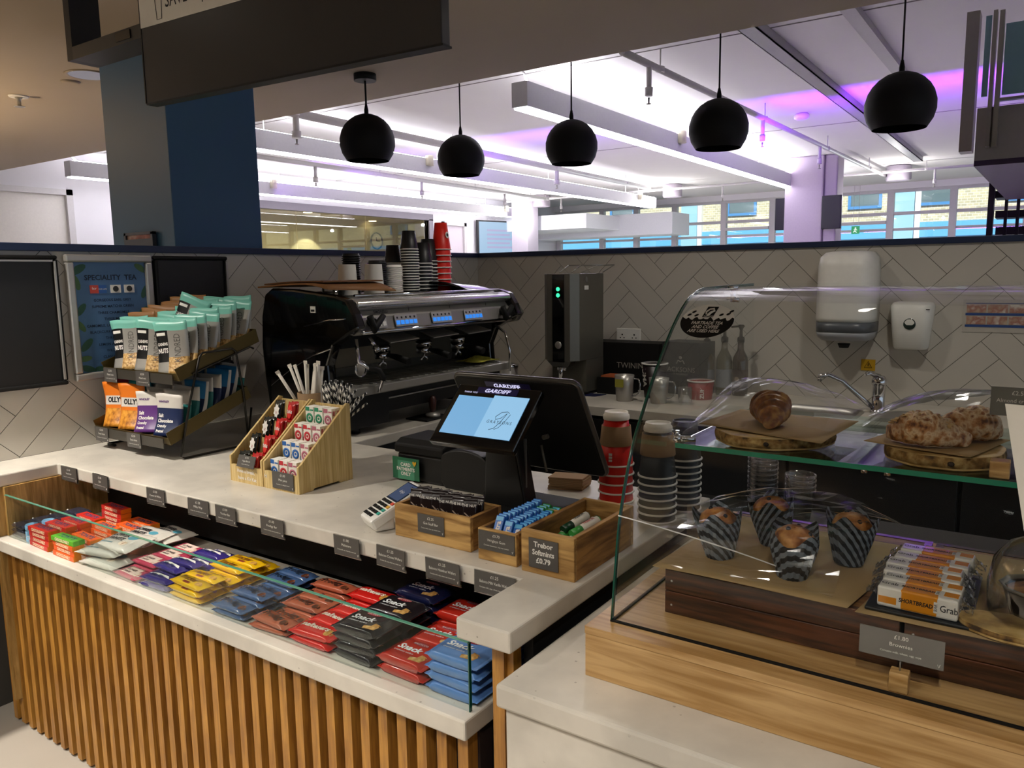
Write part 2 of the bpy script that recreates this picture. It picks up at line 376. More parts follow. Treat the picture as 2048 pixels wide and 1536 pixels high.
struct('trim_1', B().prism([(XL-0.12, 0.3, TT), (XL+0.012, 0.3, TT), (XL+0.012, YB-0.012, TT), (1.2, YB-0.012, TT), (1.2, YB+0.12, TT), (XL-0.12, YB+0.12, TT)], (0, 0, 0.027)),
       NAVY, 'navy blue capping along the top of both tiled walls', bevel=0.002)
# blue column behind the left wall
struct('trim_2', B().box(-3.82, -3.30, 2.11, 2.59, 0, SOFZ+0.02), BLUEP, 'square blue painted column rising behind the left tiled wall', bevel=0.004)
t = thing('picture_frame', 'small dark framed picture on the blue column above the navy capping', 'picture frame', (-3.56, 2.105, 1.66))
part('frame', B().box(-.12, .12, -.02, 0, -.075, -.0).box(-.12, -.105, -.02, 0, 0, .03).box(.105, .12, -.02, 0, 0, .03).box(-.12, .12, -.02, 0, .02, .032), mat('grey_frame', '#4b4a4d', 0.4), t)
part('print', B().box(-.105, .105, -.012, -.004, 0, .02), blotch('picture_print', ['#e6ddd6', '#b06a5a', '#3a2e30'], 9, 0.5, 0), t)

# ---- far left wall with door, glazed partition, second door
FX = -10.3
def fy(px): return at(px, 470, x=FX).y
gy0, gy1 = fy(505)-1.6, fy(857); GT = at(700, 427, x=FX).z
d0, d1 = fy(886), fy(930); DT = at(900, 447, x=FX).z
ld0, ld1 = fy(20)-0.6, fy(145); LT = at(145, 385, x=FX).z
b = B()
ys = [(0.0, ld0, 0, CEZ), (ld0, ld1, LT, CEZ), (ld1, gy0, 0, CEZ), (gy0, gy1, GT, CEZ), (gy0, gy1, 0, 0.9), (gy1, d0, 0, CEZ), (d0, d1, DT, CEZ), (d1, WINY+.2, 0, CEZ)]
for y0, y1, z0, z1 in ys: b.box(FX-0.12, FX, y0, y1, z0, z1)
struct('wall_far_left', b, WALLP, 'white wall at the far left of the large room')
def door(n, y0, y1, zt, col):
    dd = struct('door_%d' % n, B().box(FX-0.07, FX-0.03, y0+.04, y1-.04, 0.01, zt-.04), mat('door_paint%d' % n, col, 0.6), ('closed white door at the far left beside the blue column' if n == 1 else 'closed pale door between the glazed partition and the wall screen'))
    struct('door_frame', B().box(FX-.1, FX+.02, y0-.04, y0+.04, 0, zt+.03).box(FX-.1, FX+.02, y1-.04, y1+.04, 0, zt+.03).box(FX-.1, FX+.02, y0-.04, y1+.04, zt-.04, zt+.03), mat('door_frame%d' % n, '#c9c6c4', 0.6), parent=dd)
    struct('door_handle', B().tube([(FX-.03, y1-.12, 1.05), (FX+.03, y1-.12, 1.05), (FX+.03, y1-.24, 1.05)], .01), CHROME, parent=dd)
door(1, ld0, ld1, LT, '#e2ddd3'); door(2, d0, d1, DT, '#c9bfc6')
# glazed partition: frame, three panes, the lit room behind it
w = struct('window_1', B().box(FX-.1, FX+.03, gy0-.05, gy1+.12, GT-.02, GT+.1).box(FX-.1, FX+.03, gy1, gy1+.12, .9, GT).box(FX-.1, FX+.03, gy0-.06, gy0, .9, GT).box(FX-.1, FX+.03, gy0, gy1, .86, .9),
           mat('grey_window_frame', '#6d6770', 0.5), 'dark framed internal glazed partition to a lit yellowish room')
pys = [gy0, fy(597), fy(735), gy1]
for i in range(3): struct('pane', B().box(FX-.045, FX-.035, pys[i]+.01, pys[i+1]-.01, .9, GT), thin_glass('partition_glass', (.86, .86, .80), .07), parent=w)
RW = mat('cream_room_wall', '#cfc8a6', 0.8)
struct('wall_inner_room', B().box(FX-3.4, FX-3.3, gy0-2, gy1+3, 0, 3).box(FX-3.3, FX-.12, gy0-2, gy0-1.9, 0, 3).box(FX-3.3, FX-.12, gy1+2.9, gy1+3, 0, 3), RW, 'cream walls of the small room behind the partition')
struct('ceiling_inner_room', B().box(FX-3.4, FX-.12, gy0-2, gy1+3, 2.78, 2.9), mat('cream_room_ceiling', '#b5a982', 0.85), 'cream ceiling of the small room behind the partition')
bm_ = B().box(FX-3.3, FX-2.9, fy(655), fy(690), 0, 2.78)
struct('trim_3', bm_, mat('beige_pier', '#a59a75', 0.8), 'beige pier inside the lit room')
LED = mat('lit_led', '#fff6e6', emit=9.0); LEDW = mat('lit_warm_led', '#ffe9c0', emit=8.0); LEDB = mat('lit_white_diffuser', '#f6f4ff', emit=15)
for k, (px, py) in enumerate(((563, 437), (638, 443), (617, 455), (745, 442))):
    p = at(px, py, z=2.775)
    if p.x < FX-3.2: p = Vector((FX-1-.6*k, p.y*(FX-1-.6*k)/p.x, 2.775))
    solo('recessed_light', B().lathe([(.09, 0), (.09, .01)], n=16), LEDW, 'small round recessed light in the ceiling of the lit side room', 'light', (p.x, p.y, 2.765), group='recessed lights in the side room')
lamp('side_room_lamp', 'AREA', (FX-1.6, (gy0+gy1)/2+.5, 2.7), 75, (1, .9, .66), shape='RECTANGLE', size=2, size_y=5)
lamp('wall_washer', 'SPOT', (FX-2.75, fy(722)+1.6, 2.72), 55, (1, .95, .75), rot=(0, math.radians(18), 0), spot_size=math.radians(75), spot_blend=.25)
t = thing('wall_clock', 'round dark rimmed clock on the wall of the lit side room', 'clock', (FX-3.28, at(752, 482, x=FX-3.28).y, at(752, 482, x=FX-3.28).z), (0, PI/2, 0))
part('rim', B().lathe([(.2, 0), (.21, .03), (.18, .04), (.18, .01)], n=28, caps=False), MATTE, t); part('clock_face', B().lathe([(.18, .0), (.18, .012)], n=28), PAPERW, t)
part('hand', B().box(-.01, .01, 0, .13, .014, .018), MATTE, t); part('hand', B().box(-.09, 0, -.01, .01, .014, .018), MATTE, t)

# ---- window wall to the street
FRM = mat('window_frame_grey', '#c2bfc0', 0.5)
mx = [-10.2, -9.0, -8.1, -7.15, -6.01, -4.96, -3.83, -2.69, -1.62, -.45, .9, 2.4]
hz = [(2.50, 2.56), (2.20, 2.25), (0.0, 0.12)]
WGL = thin_glass('street_window_glass', (.93, .97, .99), .05)
n = 2
for i in range(len(mx)-1):
    x0, x1 = mx[i], mx[i+1]; b = B().box(x0-.06, x0+.06, WINY-.06, WINY+.06, 0, 2.98)
    for z0, z1 in hz: b.box(x0+.06, x1-.06, WINY-.04, WINY+.04, z0, z1)
    b.box(x0+.06, x1-.06, WINY-.05, WINY+.05, 2.93, 2.98)
    if i in (4, 6): b.box(x0+.06, x1-.06, WINY-.12, WINY+.02, 2.34, 2.40)
    w = struct('window_%d' % n, b, FRM, '%s street window bay from the left at the far end of the large room' % ORD[i]); n += 1
    struct('pane', B().box(x0+.06, x1-.06, WINY-.006, WINY+.006, .12, 2.93), WGL, parent=w)
struct('wall_far', B().box(-10.3, 2.6, WINY-.15, WINY+.15, 2.98, CEZ), WALLP, 'white header above the far street windows')
struct('wall_far_bulkhead', B().box(-10.3, -6.75, 15.9, WINY-.16, 2.28, 2.74).box(-10.3, -8.0, 14.4, 15.9, 2.40, 2.70), mat('bulkhead_white', '#eceff0', 0.8), 'white boxed bulkhead left of the street windows')
struct('wall_far_right', B().box(2.4, 2.52, 3.9, WINY, 0, CEZ), WALLP, 'white wall closing the large room on the right')
struct('trim_4', B().box(-9.45, -9.05, 13.8, 14.2, 0, CEZ), mat('pale_lilac_column', '#bdb6c2', 0.7), 'pale column beside the far wall screen')
struct('trim_5', B().box(-3.34, -2.80, 12.0, 12.5, 0, CEZ).box(-2.80, -2.62, 12.05, 12.45, 0, CEZ), mat('mauve_column', '#a79aa8', 0.7), 'mauve square column between the two far screens', bevel=.02)
# ---- building across the street
t = thing('building', 'pale brick building across the street seen through the far windows', 'building', (0, 22, 0))
part('wall', B().box(-22, 9, 0, .5, 2.6, 9), bricks('pale_brick'), t)
part('shopfront_band', B().box(-22, 9, -.06, .5, 2.24, 2.6), mat('sky_blue_band', '#5fa4d6', 0.4), t)
part('shopfront', B().box(-22, 9, 0, .5, 0, 2.24), mat('shopfront_grey', '#9fc0d4', 0.5), t)
BF = mat('blue_window_frame', '#3f7fb5', 0.5); BP = mat('street_pane', '#5f6f72', 0.15)
for x0, x1 in ((-11.3, -10.6), (-7.62, -6.93), (-4.42, -3.76), (-2.84, -2.17), (-.9, -.2)):
    f = part('window', B().box(x0-.07, x1+.07, -.05, 0, 3.0, 3.07).box(x0-.07, x1+.07, -.05, 0, 3.58, 3.65).box(x0-.07, x0, -.05, 0, 3.07, 3.58).box(x1, x1+.07, -.05, 0, 3.07, 3.58), BF, t)
    part('pane', B().box(x0, x1, -.02, 0, 3.07, 3.58), BP, f)
for px in (1380, 1806):  # window reflections on the facade, built as pale upright boxes
    x = at(px, 430, y=22).x; part('panel', B().box(x-.22, x+.26, -.12, 0, 0, 3.9), mat('blue_reflection', '#8fb9cf', 0.35), t, label='tall pale blue window reflection built as a panel')
    part('reflection_strip', B().box(x+.28, x+.40, -.14, 0, 0, 3.9), mat('white_reflection', '#f0f0ec', 0.6), t, label='white window reflection built as a vertical strip')
struct('ground', B().box(-24, 10, WINY+.3, 24, -.06, -.01), mat('street', '#8e8e8c', 0.9), 'pale street surface outside')

# ---- suspended linear lights
def beam(x, y0, y1, zb, label, near_cable=True):
    t = thing('linear_light', label, 'light', (x, y0, zb), group=None); L = y1-y0
    part('housing', B().box(-.07, .07, 0, L, .012, .19), mat('light_housing', '#c4c3c6', 0.5), t, bevel=.003)
    part('diffuser', B().box(-.06, .06, .02, L-.02, 0, .0125), LEDB, t)
    part('uplight', B().box(-.05, .05, .05, L-.05, .188, .196), mat('lit_uplight', '#f6f4ff', emit=34), t)
    k = 0
    while k*2.6+.5 < L:
        part('suspension_wire', B().tube([(0, .5+k*2.6, .19), (0, .5+k*2.6, CEZ-zb)], .004, 5), GALV, t); k += 1
    part('power_cable', B().tube([(0, .12, .19), (.01, .05, .26), (-.05, 0, .33), (-.06, -.02, CEZ-zb)], .01, 6), GALV, t)
    for s in (.3, .92):
        part('sensor', B().lathe([(.05, 0), (.05, .11), (.04, .12)], .09, L*s, .10, 14), mat('cream_sensor', '#d9d3bd', 0.5), t, label='cream sensor clipped to the side')
b1 = at(1033, 218, z=2.68); b1e = at(1655, 398, z=2.68); b2 = at(520, 310, z=2.68); b2e = at(1326, 415, z=2.68); b3e = at(1048, 437, z=2.68); b3 = at(135, 355, z=2.68)
beam((b1.x+b1e.x)/2, b1.y, b1e.y, 2.68, 'long white suspended linear light nearest the counter, right of the others')
beam((b2.x+b2e.x)/2, b2.y-.6, b2e.y, 2.68, 'long white suspended linear light in the middle of the large room')
beam((b3.x+b3e.x)/2+.0, b3.y, b3e.y, 2.68, 'long white suspended linear light furthest left, passing behind the blue column')
# purple wash thrown along the ceiling by a coloured strip
lamp('purple_strip_lamp', 'AREA', (-.9, 7.75, CEZ-.5), 48, (.27, .02, 1.0), rot=(math.radians(128), 0, 0), spread=math.radians(130), shape='RECTANGLE', size=3.4, size_y=.05)
lamp('purple_strip_lamp', 'AREA', (-4.9, 7.75, CEZ-.5), 16, (.30, .08, 1.0), rot=(math.radians(128), 0, 0), spread=math.radians(130), shape='RECTANGLE', size=2.2, size_y=.05)
lamp('purple_strip_lamp', 'AREA', (-8.2, 7.75, CEZ-.5), 9, (.42, .16, 1.0), rot=(math.radians(128), 0, 0), spread=math.radians(130), shape='RECTANGLE', size=2.6, size_y=.05)

# ---- ceiling services
def pipe(x0, y0, x1, y1, z, r, label, drops=(), m=None):
    t = thing('sprinkler_pipe', label, 'pipe', (x0, y0, z)); d = Vector((x1-x0, y1-y0, 0)); L = d.length; d.normalize()
    part('pipe', B().tube([(0, 0, 0), tuple(d*L)], r, 10), m or GALV, t)
    for s in drops:
        q = d*L*s
        h = part('drop', B().tube([(q.x, q.y, 0), (q.x, q.y, -.2)], r*.75, 10).lathe([(r*1.1, 0), (r*1.1, .06)], q.x, q.y, -.22, 12), m or GALV, t)
        part('sprinkler_head', B().lathe([(.008, 0), (.02, .004), (.02, .008), (.006, .012), (.01, .05)], q.x, q.y, -.28, 10), STEEL, h)
    k = .6
    while k < L:
        q = d*k; part('hanger', B().tube([(q.x, q.y, 0), (q.x, q.y, CEZ-z)], .006, 5).lathe([(r*1.25, -.02), (r*1.25, .02)], q.x, q.y, 0, 10), GALV, t); k += 2.4
pipe(-2.5, 5.0, -2.32, 14.2, 2.95, .026, 'white sprinkler pipe with three drops running beside the nearest linear light', (.045, .32, .55))
pipe(-5.8, 4.4, -6.05, 13.2, 2.96, .04, 'thick white sprinkler pipe behind the left pendants', (.07, .62))
pipe(-8.0, 5.5, -8.3, 13.4, 2.93, .03, 'thin white sprinkler pipe beside the furthest left linear light', (.22, .5, .8))
pipe(-9.5, 13.7, 1.5, 13.7, 2.97, .022, 'thin cross pipe in front of the street windows', (.12, .42, .72))
t = thing('cable_tray', 'grey cable tray on the white ceiling above the right pendants', 'cable tray', (-1.75, 4.6, CEZ))
part('tray', B().box(-.06, .06, 0, 8.6, -.07, -.06).box(-.06, -.052, 0, 8.6, -.07, 0).box(.052, .06, 0, 8.6, -.07, 0), mat('tray_grey', '#9f9c9d', 0.5), t)
t = thing('cable_tray', 'flat white conduit on the ceiling left of the steel lift frame', 'cable tray', (-1.15, 4.6, CEZ))
part('tray', B().box(-.045, .045, 0, 4.3, -.05, 0), mat('conduit_white', '#bab6b4', 0.6), t)
for k, (px, py) in enumerate(((1797, 350), (1345, 385), (1083, 405))):
    p = at(px, py, z=2.95)
    t = thing('ceiling_speaker', 'grey box speaker hanging from the ceiling, %s of three along the street windows' % ('rightmost', 'middle one', 'leftmost')[k], 'speaker', (p.x, p.y, 2.86))
    part('body', B().lathe([(.17, 0), (.19, .02), (.19, .22), (.15, .24)], n=8), mat('speaker_grey', '#a69ea9', 0.6), t)
    part('stem', B().lathe([(.03, .2), (.03, CEZ-2.86)], n=8), GALV, t); lamp('added_header_fill_lamp', 'POINT', (p.x, p.y-.5, 2.6), 28, (1, .97, .95), shadow_soft_size=.03)  # lamp added near each box to brighten the window header
p = at(1603, 243, z=3.02)
solo('smoke_detector', B().lathe([(.04, 0), (.075, .02), (.08, .05), (.06, .07)], n=20), WHITE, 'white dome detector under the tray by the purple ceiling', 'detector', (p.x, p.y, 3.03))
# soffit fittings
p = at(178, 150, z=SOFZ)
t = thing('downlight', 'black rimmed recessed downlight in the soffit beside the blue column', 'light', (p.x, p.y, SOFZ))
part('rim', B().lathe([(.10, -.002), (.115, -.006), (.12, 0), (.10, 0)], n=28, caps=False), mat('beige_rim', '#9a8b75', .4), t); part('reflector', B().lathe([(.10, -.003), (.0995, .0)], n=28), GLOSSB, t)
p = at(141, 163, z=SOFZ); solo('smoke_detector', B().lathe([(.04, -.012), (.05, 0)], n=20), SOFF, 'flat beige detector disc in the soffit left of the downlight', 'detector', (p.x, p.y, SOFZ))
p = at(37, 192, z=SOFZ); t = thing('sprinkler', 'small sprinkler with round plate at the far left of the soffit', 'sprinkler', (p.x, p.y, SOFZ))
part('plate', B().lathe([(.05, -.008), (.055, 0)], n=20), WHITE, t); part('sprinkler_head', B().lathe([(.03, -.062), (.03, -.058), (.01, -.055), (.012, -.02), (.022, -.008)], n=12), STEEL, t)
for i, (x, y, e) in enumerate(DOWN):
    t = thing('downlight', 'recessed lit downlight in the soffit above the customer side', 'light', (x, y, SOFZ), group='downlights above the customer side')
    part('rim', B().lathe([(.055, -.004), (.07, -.004), (.075, 0), (.055, 0)], n=20, caps=False), WHITE, t); part('lens', B().lathe([(.054, -.002), (.054, -.001)], n=20), LED, t)

# ---- pendants
def pendant_proto():
    t = thing('pendant_light', 'black dome pendant with a visible round ceiling plate, leftmost of the five', 'pendant light')
    prof = []
    R = .15
    for k in range(3, 19):
        a = PI*k/18*.757 - PI/2 + PI*.243; 
    zs = [-.098, -.06, -.02, .02, .06, .09, .115, .135, .146, .15]
    prof = [(math.sqrt(max(R*R-z*z, .0002)), z) for z in zs]
    part('shade', B().lathe(prof, n=40, caps=False).lathe([(r*.97, z*.97) for r, z in prof], n=40, caps=False), MATTE, t)
    part('bulb', B().ball(0, 0, -.0, .03, n=12).lathe([(.018, .02), (.018, .12)], n=12), WHITE, t)
    part('cord_grip', B().lathe([(.012, .148), (.012, .17), (.006, .20)], n=12), MATTE, t)
    return t
pz = []
for k, (px, py) in enumerate(((735, 285), (922, 319), (1143, 293), (1437, 258), (1800, 213))):
    y = 3.19 if k == 0 else 4.02
    q = at(px, py, y=y); top = SOFZ if k == 0 else CEZ
    if k == 0: P0 = pendant_proto(); t = P0; PL = [dup(P0, (0, 0, 0), label='black dome pendant over the back tiled wall, %s from left of four' % ORD[j]) for j in range(4)]
    else: t = PL[k-1]
    t.location = q
    part('cord', B().tube([(0, 0, .19), (0, 0, top-q.z)], .0045 if k else .0055, 6), MATTE, t)
    part('ceiling_plate', B().lathe([(.06, -.035), (.06, 0)], 0, 0, top-q.z, 24), MATTE, t)
# ---- far screens and sign
t = thing('wall_screen', 'lit pale blue wall screen near the far end of the left wall', 'screen', (FX+.25, 14.2, at(995, 476, x=-10.05).z), (0, 0, math.radians(-14)))
part('casing', B().box(-.05, 0, -.62, .62, -.36, .37), BLACK, t); part('display', B().box(.0, .004, -.58, .58, -.33, .34), mat('lit_pale_screen', '#a9cbe8', emit=.9), t)
for k in range(5): part('text_row', B().box(.004, .006, -.36, .36-.07*(k % 2), .14-.09*k, .18-.09*k), mat('lit_pink_rows', '#b9b5dc', emit=.9), t)
for nm, q0, q1, lab in (('r', at(1645, 392, y=11.9), at(1682, 457, y=11.9), 'black hanging screen to the right of the mauve column'), ('l', at(1552, 397, y=12.1), at(1571, 460, y=12.1), 'black screen edge showing left of the mauve column')):
    t = thing('hanging_screen', lab, 'screen', ((q0.x+q1.x)/2, q0.y, (q0.z+q1.z)/2)); w = abs(q1.x-q0.x)/2; h = abs(q0.z-q1.z)/2
    part('casing', B().box(-w, w, -.03, .03, -h, h), BLACK, t, bevel=.01); part('bracket', B().box(-.03, .03, .03, .12, -.05, .05), DSTEEL, t)
q = at(1711, 460, y=16.8)
t = thing('exit_sign', 'small green exit sign hanging before the far street windows', 'sign', q)
part('panel', B().box(-.075, .075, -.01, .01, -.075, .075), mat('lit_green', '#2f9e5f', emit=.9), t)
part('hanger', B().tube([(-.05, 0, .075), (-.05, 0, CEZ-q.z)], .003, 5).tube([(.05, 0, .075), (.05, 0, CEZ-q.z)], .003, 5), GALV, t)
part('running_figure', B().ball(.0, -.012, .035, .016, n=8).tube([(0, -.012, .02), (-.01, -.012, -.02), (-.04, -.012, -.045)], .009, 6).tube([(-.01, -.012, -.02), (.025, -.012, -.05)], .009, 6).tube([(-.03, -.012, .0), (0, -.012, .015), (.03, -.012, -.005)], .008, 6), mat('lit_white_sign', '#e8fff0', emit=1.0), t)
# ---- steel lift frame and stair at the right
t = thing('lift_frame', 'steel and glass lift frame hanging at the top right behind the kiosk', 'lift frame', (0, 0, 0))
GSTEEL = mat('grey_steel', '#a59d95', 0.5)
def pxbox(b, px0, px1, py0, py1, y, d):
    a = at(px0, py1, y=y); c = at(px1, py0, y=y); b.box(a.x, c.x, y, y+d, a.z, min(c.z, CEZ)); return b
part('post', pxbox(B(), 1917, 1961, 20, 304, 5.5, .14), GSTEEL, t, label='grey steel corner post')
part('panel', pxbox(B(), 1948, 2140, 196, 322, 5.3, .2), mat('panel_steel', '#aaa49e', 0.4, 0.15), t, label='stainless lower panel')
part('channel', pxbox(B(), 1978, 1988, 20, 292, 5.22, .07), STEEL, t); part('channel', pxbox(B(), 1992, 2001, 20, 292, 5.22, .07), STEEL, t)
part('pane', pxbox(B(), 2003, 2140, 26, 190, 5.32, .01), mat('daylit_lift_glass', '#8fb6c2', .15), t)  # daylight behind the lift glass is put into its opaque pale colour
part('pane', pxbox(B(), 1962, 1985, 30, 194, 5.35, .01), mat('daylit_lift_glass', '#8fb6c2', .15), t)
part('rail', pxbox(B(), 1996, 2140, 184, 196, 5.25, .05), STEEL, t)
q = at(1948, 322, y=5.3)
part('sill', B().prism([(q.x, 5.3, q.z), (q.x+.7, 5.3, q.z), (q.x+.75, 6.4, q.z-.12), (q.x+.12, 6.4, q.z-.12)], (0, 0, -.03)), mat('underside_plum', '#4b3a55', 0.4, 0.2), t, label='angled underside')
t = thing('staircase', 'dark open steel staircase low at the right edge behind the tiled wall', 'staircase', (0, 0, 0))
STM = mat('plum_steel', '#2b1d33', 0.5, 0.3)
b = B(); pxbox(b, 1968, 1991, 360, 520, 6.6, .1); part('post', b, STM, t)
for k, (y0, y1) in enumerate(((372, 396), (414, 436), (448, 470))): part('tread', pxbox(B(), 1990, 2150, y0, y1, 6.65+.12*k, .25), STM, t)
for px in (2008, 2032, 2050): part('baluster', pxbox(B(), px, px+4, 372, 520, 6.64, .02), STM, t)
p0 = at(1965, 330, y=6.5); p1 = at(1995, 372, y=6.5)
part('stringer', B().prism([(p0.x, 6.5, p0.z), (p0.x+.06, 6.5, p0.z), (p1.x+.06, 6.5, p1.z), (p1.x, 6.5, p1.z)], (0, .08, 0)), STM, t)
# ================================================================== COUNTERS
CF_, CI_, CRX, LX = 1.246, 1.995, -.725, -2.094     # front edge, inner edge, right end, inner edge of the left worktop
solo('service_counter_top', B().prism([(XL, .75, ZC-.04), (-2.72, .75, ZC-.04), (-2.72, CF_, ZC-.04), (-.8436, CF_, ZC-.04), (-.8436, 1.035, ZC-.04), (CRX, 1.035, ZC-.04), (CRX, CI_, ZC-.04), (LX, CI_, ZC-.04), (LX, YB, ZC-.04), (XL, YB, ZC-.04)], (0, 0, .04)),
     STONE, 'pale stone service counter top carrying the till and the coffee machine', 'counter', bevel=.004)
# back worktop in strips around the two sinks
S1 = (-1.06, -.64, 3.28, 3.62); S2 = (-.57, -.30, 3.22, 3.66)
b = B(); z0, z1 = ZC-.04, ZC; y0, y1 = 3.13, YB
b.box(LX+.001, S1[0], y0, y1, z0, z1); b.box(S1[0], S1[1], y0, S1[2], z0, z1); b.box(S1[0], S1[1], S1[3], y1, z0, z1); b.box(S1[1], S2[0], y0, y1, z0, z1)
b.box(S2[0], S2[1], y0, S2[2], z0, z1); b.box(S2[0], S2[1], S2[3], y1, z0, z1); b.box(S2[1], 1.2, y0, y1, z0, z1)
solo('back_worktop', b, STONE, 'pale stone worktop under the grey tiled back wall with two sinks let in', 'counter')
def sink(S, label, rnd):
    cx, cy, rx, ry = (S[0]+S[1])/2, (S[2]+S[3])/2, (S[1]-S[0])/2, (S[3]-S[2])/2
    t = thing('sink', label, 'sink', (cx, cy, ZC)); N = 40
    def ring(k, z):
        o = []
        for i in range(N):
            a = 2*PI*i/N; c, s_ = math.cos(a), math.sin(a); e = rnd
            o.append(Vector((math.copysign(abs(c)**e, c)*rx*k, math.copysign(abs(s_)**e, s_)*ry*k, z)))
        return o
    b = B(); rs = [[b.bm.verts.new(p) for p in ring(k, z)] for k, z in ((1.08, .001), (1.06, .004), (1.0, .002), (.96, -.03), (.9, -.15), (.1, -.16))]
    for k in range(len(rs)-1):
        for i in range(N): b._f([rs[k][i], rs[k][(i+1) % N], rs[k+1][(i+1) % N], rs[k+1][i]], True)
    b._f(rs[-1]); part('bowl', b, STEEL, t); part('drain', B().lathe([(.035, -.158), (.03, -.152), (.01, -.152)], n=20), DSTEEL, t)
sink(S1, 'rectangular steel sink bowl let into the back worktop, left of the tap', .35); sink(S2, 'round cornered steel basin let into the back worktop, right of the tap', .8)
DCAB = mat('dark_cabinet', '#141415', 0.5)
for k, (x0, x1) in enumerate(((-2.05, -1.45), (-1.44, -.84), (-.83, -.23), (-.22, .38), (.39, 1.0))):
    t = thing('base_cabinet', 'dark base cabinet under the back worktop, %s from the left' % ORD[k], 'cabinet', ((x0+x1)/2, 3.5, 0)); w = (x1-x0)/2
    part('body', B().box(-w, w, -.32, .38, .1, .64 if k in (1, 2) else ZC-.042), DCAB, t); part('door', B().box(-w+.003, w-.003, -.34, -.322, .11, ZC-.06), DCAB, t, bevel=.003)
t = thing('base_cabinet', 'dark cabinet body carrying the worktop under the coffee machine', 'cabinet', (-2.51, 2.9, 0))
part('body', B().box(-.40, .40, -.9, .98, .0, ZC-.042), DCAB, t)
# front counter body, snack shelf, slats
DKIN = mat('black_interior', '#0a0807', 0.75)
t = thing('counter_carcass', 'black carcass of the service counter behind the snack shelf', 'counter', (-1.8, 1.6, 0))
part('back_panel', B().box(-1.1, 1.04, -.20, -.18, .665, ZC-.042), DKIN, t); part('side_panel', B().box(1.04, 1.06, -.47, .37, 0, ZC-.042), DKIN, t); part('base', B().box(-1.1, 1.04, -.45, .35, 0, .615), DKIN, t)
solo('snack_shelf', B().box(-2.80, -.832, 1.04, 1.395, .62, .66), STONE, 'low pale stone shelf below the counter front, covered in snacks', 'shelf', bevel=.004)
t = thing('slatted_front', 'front of the counter clad in narrow vertical wooden slats', 'counter front', (0, 1.07, 0))
b = B(); x = -2.806
while x < -.86: b.box(x, x+.0245, 0, .03, .008, .619); x += .0522
part('slats', b, SLAT, t); part('backing', B().box(-2.86, -.845, .031, .07, .02, .619), SLATB, t)
t = thing('corner_post', 'wooden corner post under the projecting end of the counter top', 'post', (-.775, 1.075, 0))
part('post', B().box(-.018, .008, 0, .035, 0, ZC-.04).box(.008, .022, .01, .035, 0, ZC-.04), SLAT, t)
solo('end_panel', B().box(-2.73, -2.712, 1.075, 1.55, .661, ZC-.041).box(-2.745, -2.73, 1.05, 1.10, .1, ZC-.041), wood('pale_end_wood', '#8b6a35', '#c29a5c', 'Z', 7, 10), 'wooden end panel at the far left of the snack shelf', 'panel')
t = thing('glass_screen', 'low clear glass screen along the front of the snack shelf', 'glass screen', (0, 1.071, .6605))
part('pane', B().box(-2.708, -.846, 0, .006, 0, .136), SGLASS, t); part('top_edge', B().box(-2.708, -.843, -.0005, .0065, .1362, .138), GEDGEL, t); part('end_edge', B().box(-.8458, -.8435, -.0005, .0065, 0, .138), GEDGE, t)
# lower counter at the right
LZ = .812
solo('low_counter_slab', B().box(-.702, 1.2, .958, 1.80, LZ-.04, LZ), STONE, 'lower pale stone counter carrying the glass food case', 'counter', bevel=.005)
t = thing('low_counter', 'stone clad body of the lower counter at the bottom right', 'counter', (0, 0, 0))
part('front_panel', B().box(-.689, 1.2, .97, .99, 0, LZ-.041), STONE_B, t); part('side_panel', B().box(-.689, -.67, .991, 1.78, 0, LZ-.041), DKIN, t)
solo('under_shelf', B().box(-.66, 1.2, 1.82, 2.26, .0, .79), mat('black_bench', '#101011', .35), 'black low bench behind the glass case', 'bench')

# ================================================================== GLASS FOOD CASE
GX, BZ = -.565, .899
t = thing('display_case', 'glass food case on an oak base at the right of the counter', 'display case', (0, 0, 0))
part('base', B().box(-.594, 1.1, 1.063, 1.795, LZ, BZ-.013), OAK, t, bevel=.0015)
part('base_top', B().box(-.594, 1.1, 1.062, 1.795, BZ-.0125, BZ), wood('oak_top', '#a27a44', '#cba670', 'X', 5, 13, .3), t)
part('seal', B().box(GX-.001, 1.1, 1.098, 1.103, BZ, BZ+.003).box(GX-.001, GX+.004, 1.10, 1.78, BZ, BZ+.003), MATTE, t)
prof = [(1.099, .902), (1.116, 1.016), (1.13, 1.081), (1.168, 1.175), (1.212, 1.236), (1.264, 1.30), (1.338, 1.374), (1.40, 1.416), (1.44, 1.430), (1.48, 1.438), (1.54, 1.440), (1.80, 1.442)]
def dense(pr, n=3):
    o = []
    for i in range(len(pr)-1):
        p0, p1, p2, p3 = pr[max(i-1, 0)], pr[i], pr[i+1], pr[min(i+2, len(pr)-1)]
        for k in range(n):
            t_ = k/n; o.append(tuple(.5*((2*p1[j])+(-p0[j]+p2[j])*t_+(2*p0[j]-5*p1[j]+4*p2[j]-p3[j])*t_**2+(-p0[j]+3*p1[j]-3*p2[j]+p3[j])*t_**3) for j in (0, 1)))
    o.append(pr[-1]); return o
dp = dense(prof)
part('curved_pane', B().strip([(GX+.002, y, z) for y, z in dp], (1.66, 0, 0), .006), GLASS, t)
part('pane_edge', B().strip([(GX-.001, y, z) for y, z in dp], (.003, 0, 0), .0065), GEDGE, t, label='dark green ground edge of the curved pane')
part('side_pane', B().prism([(GX+.003, y+.008, z-.004) for y, z in dp[:-1]]+[(GX+.003, 1.79, 1.436), (GX+.003, 1.79, .903)], (.005, 0, 0)), GLASS, t)
part('shelf', B().box(GX+.012, 1.1, 1.332, 1.78, 1.150, 1.158), thin_glass('shelf_glass', (.84, .92, .88), .07), t)
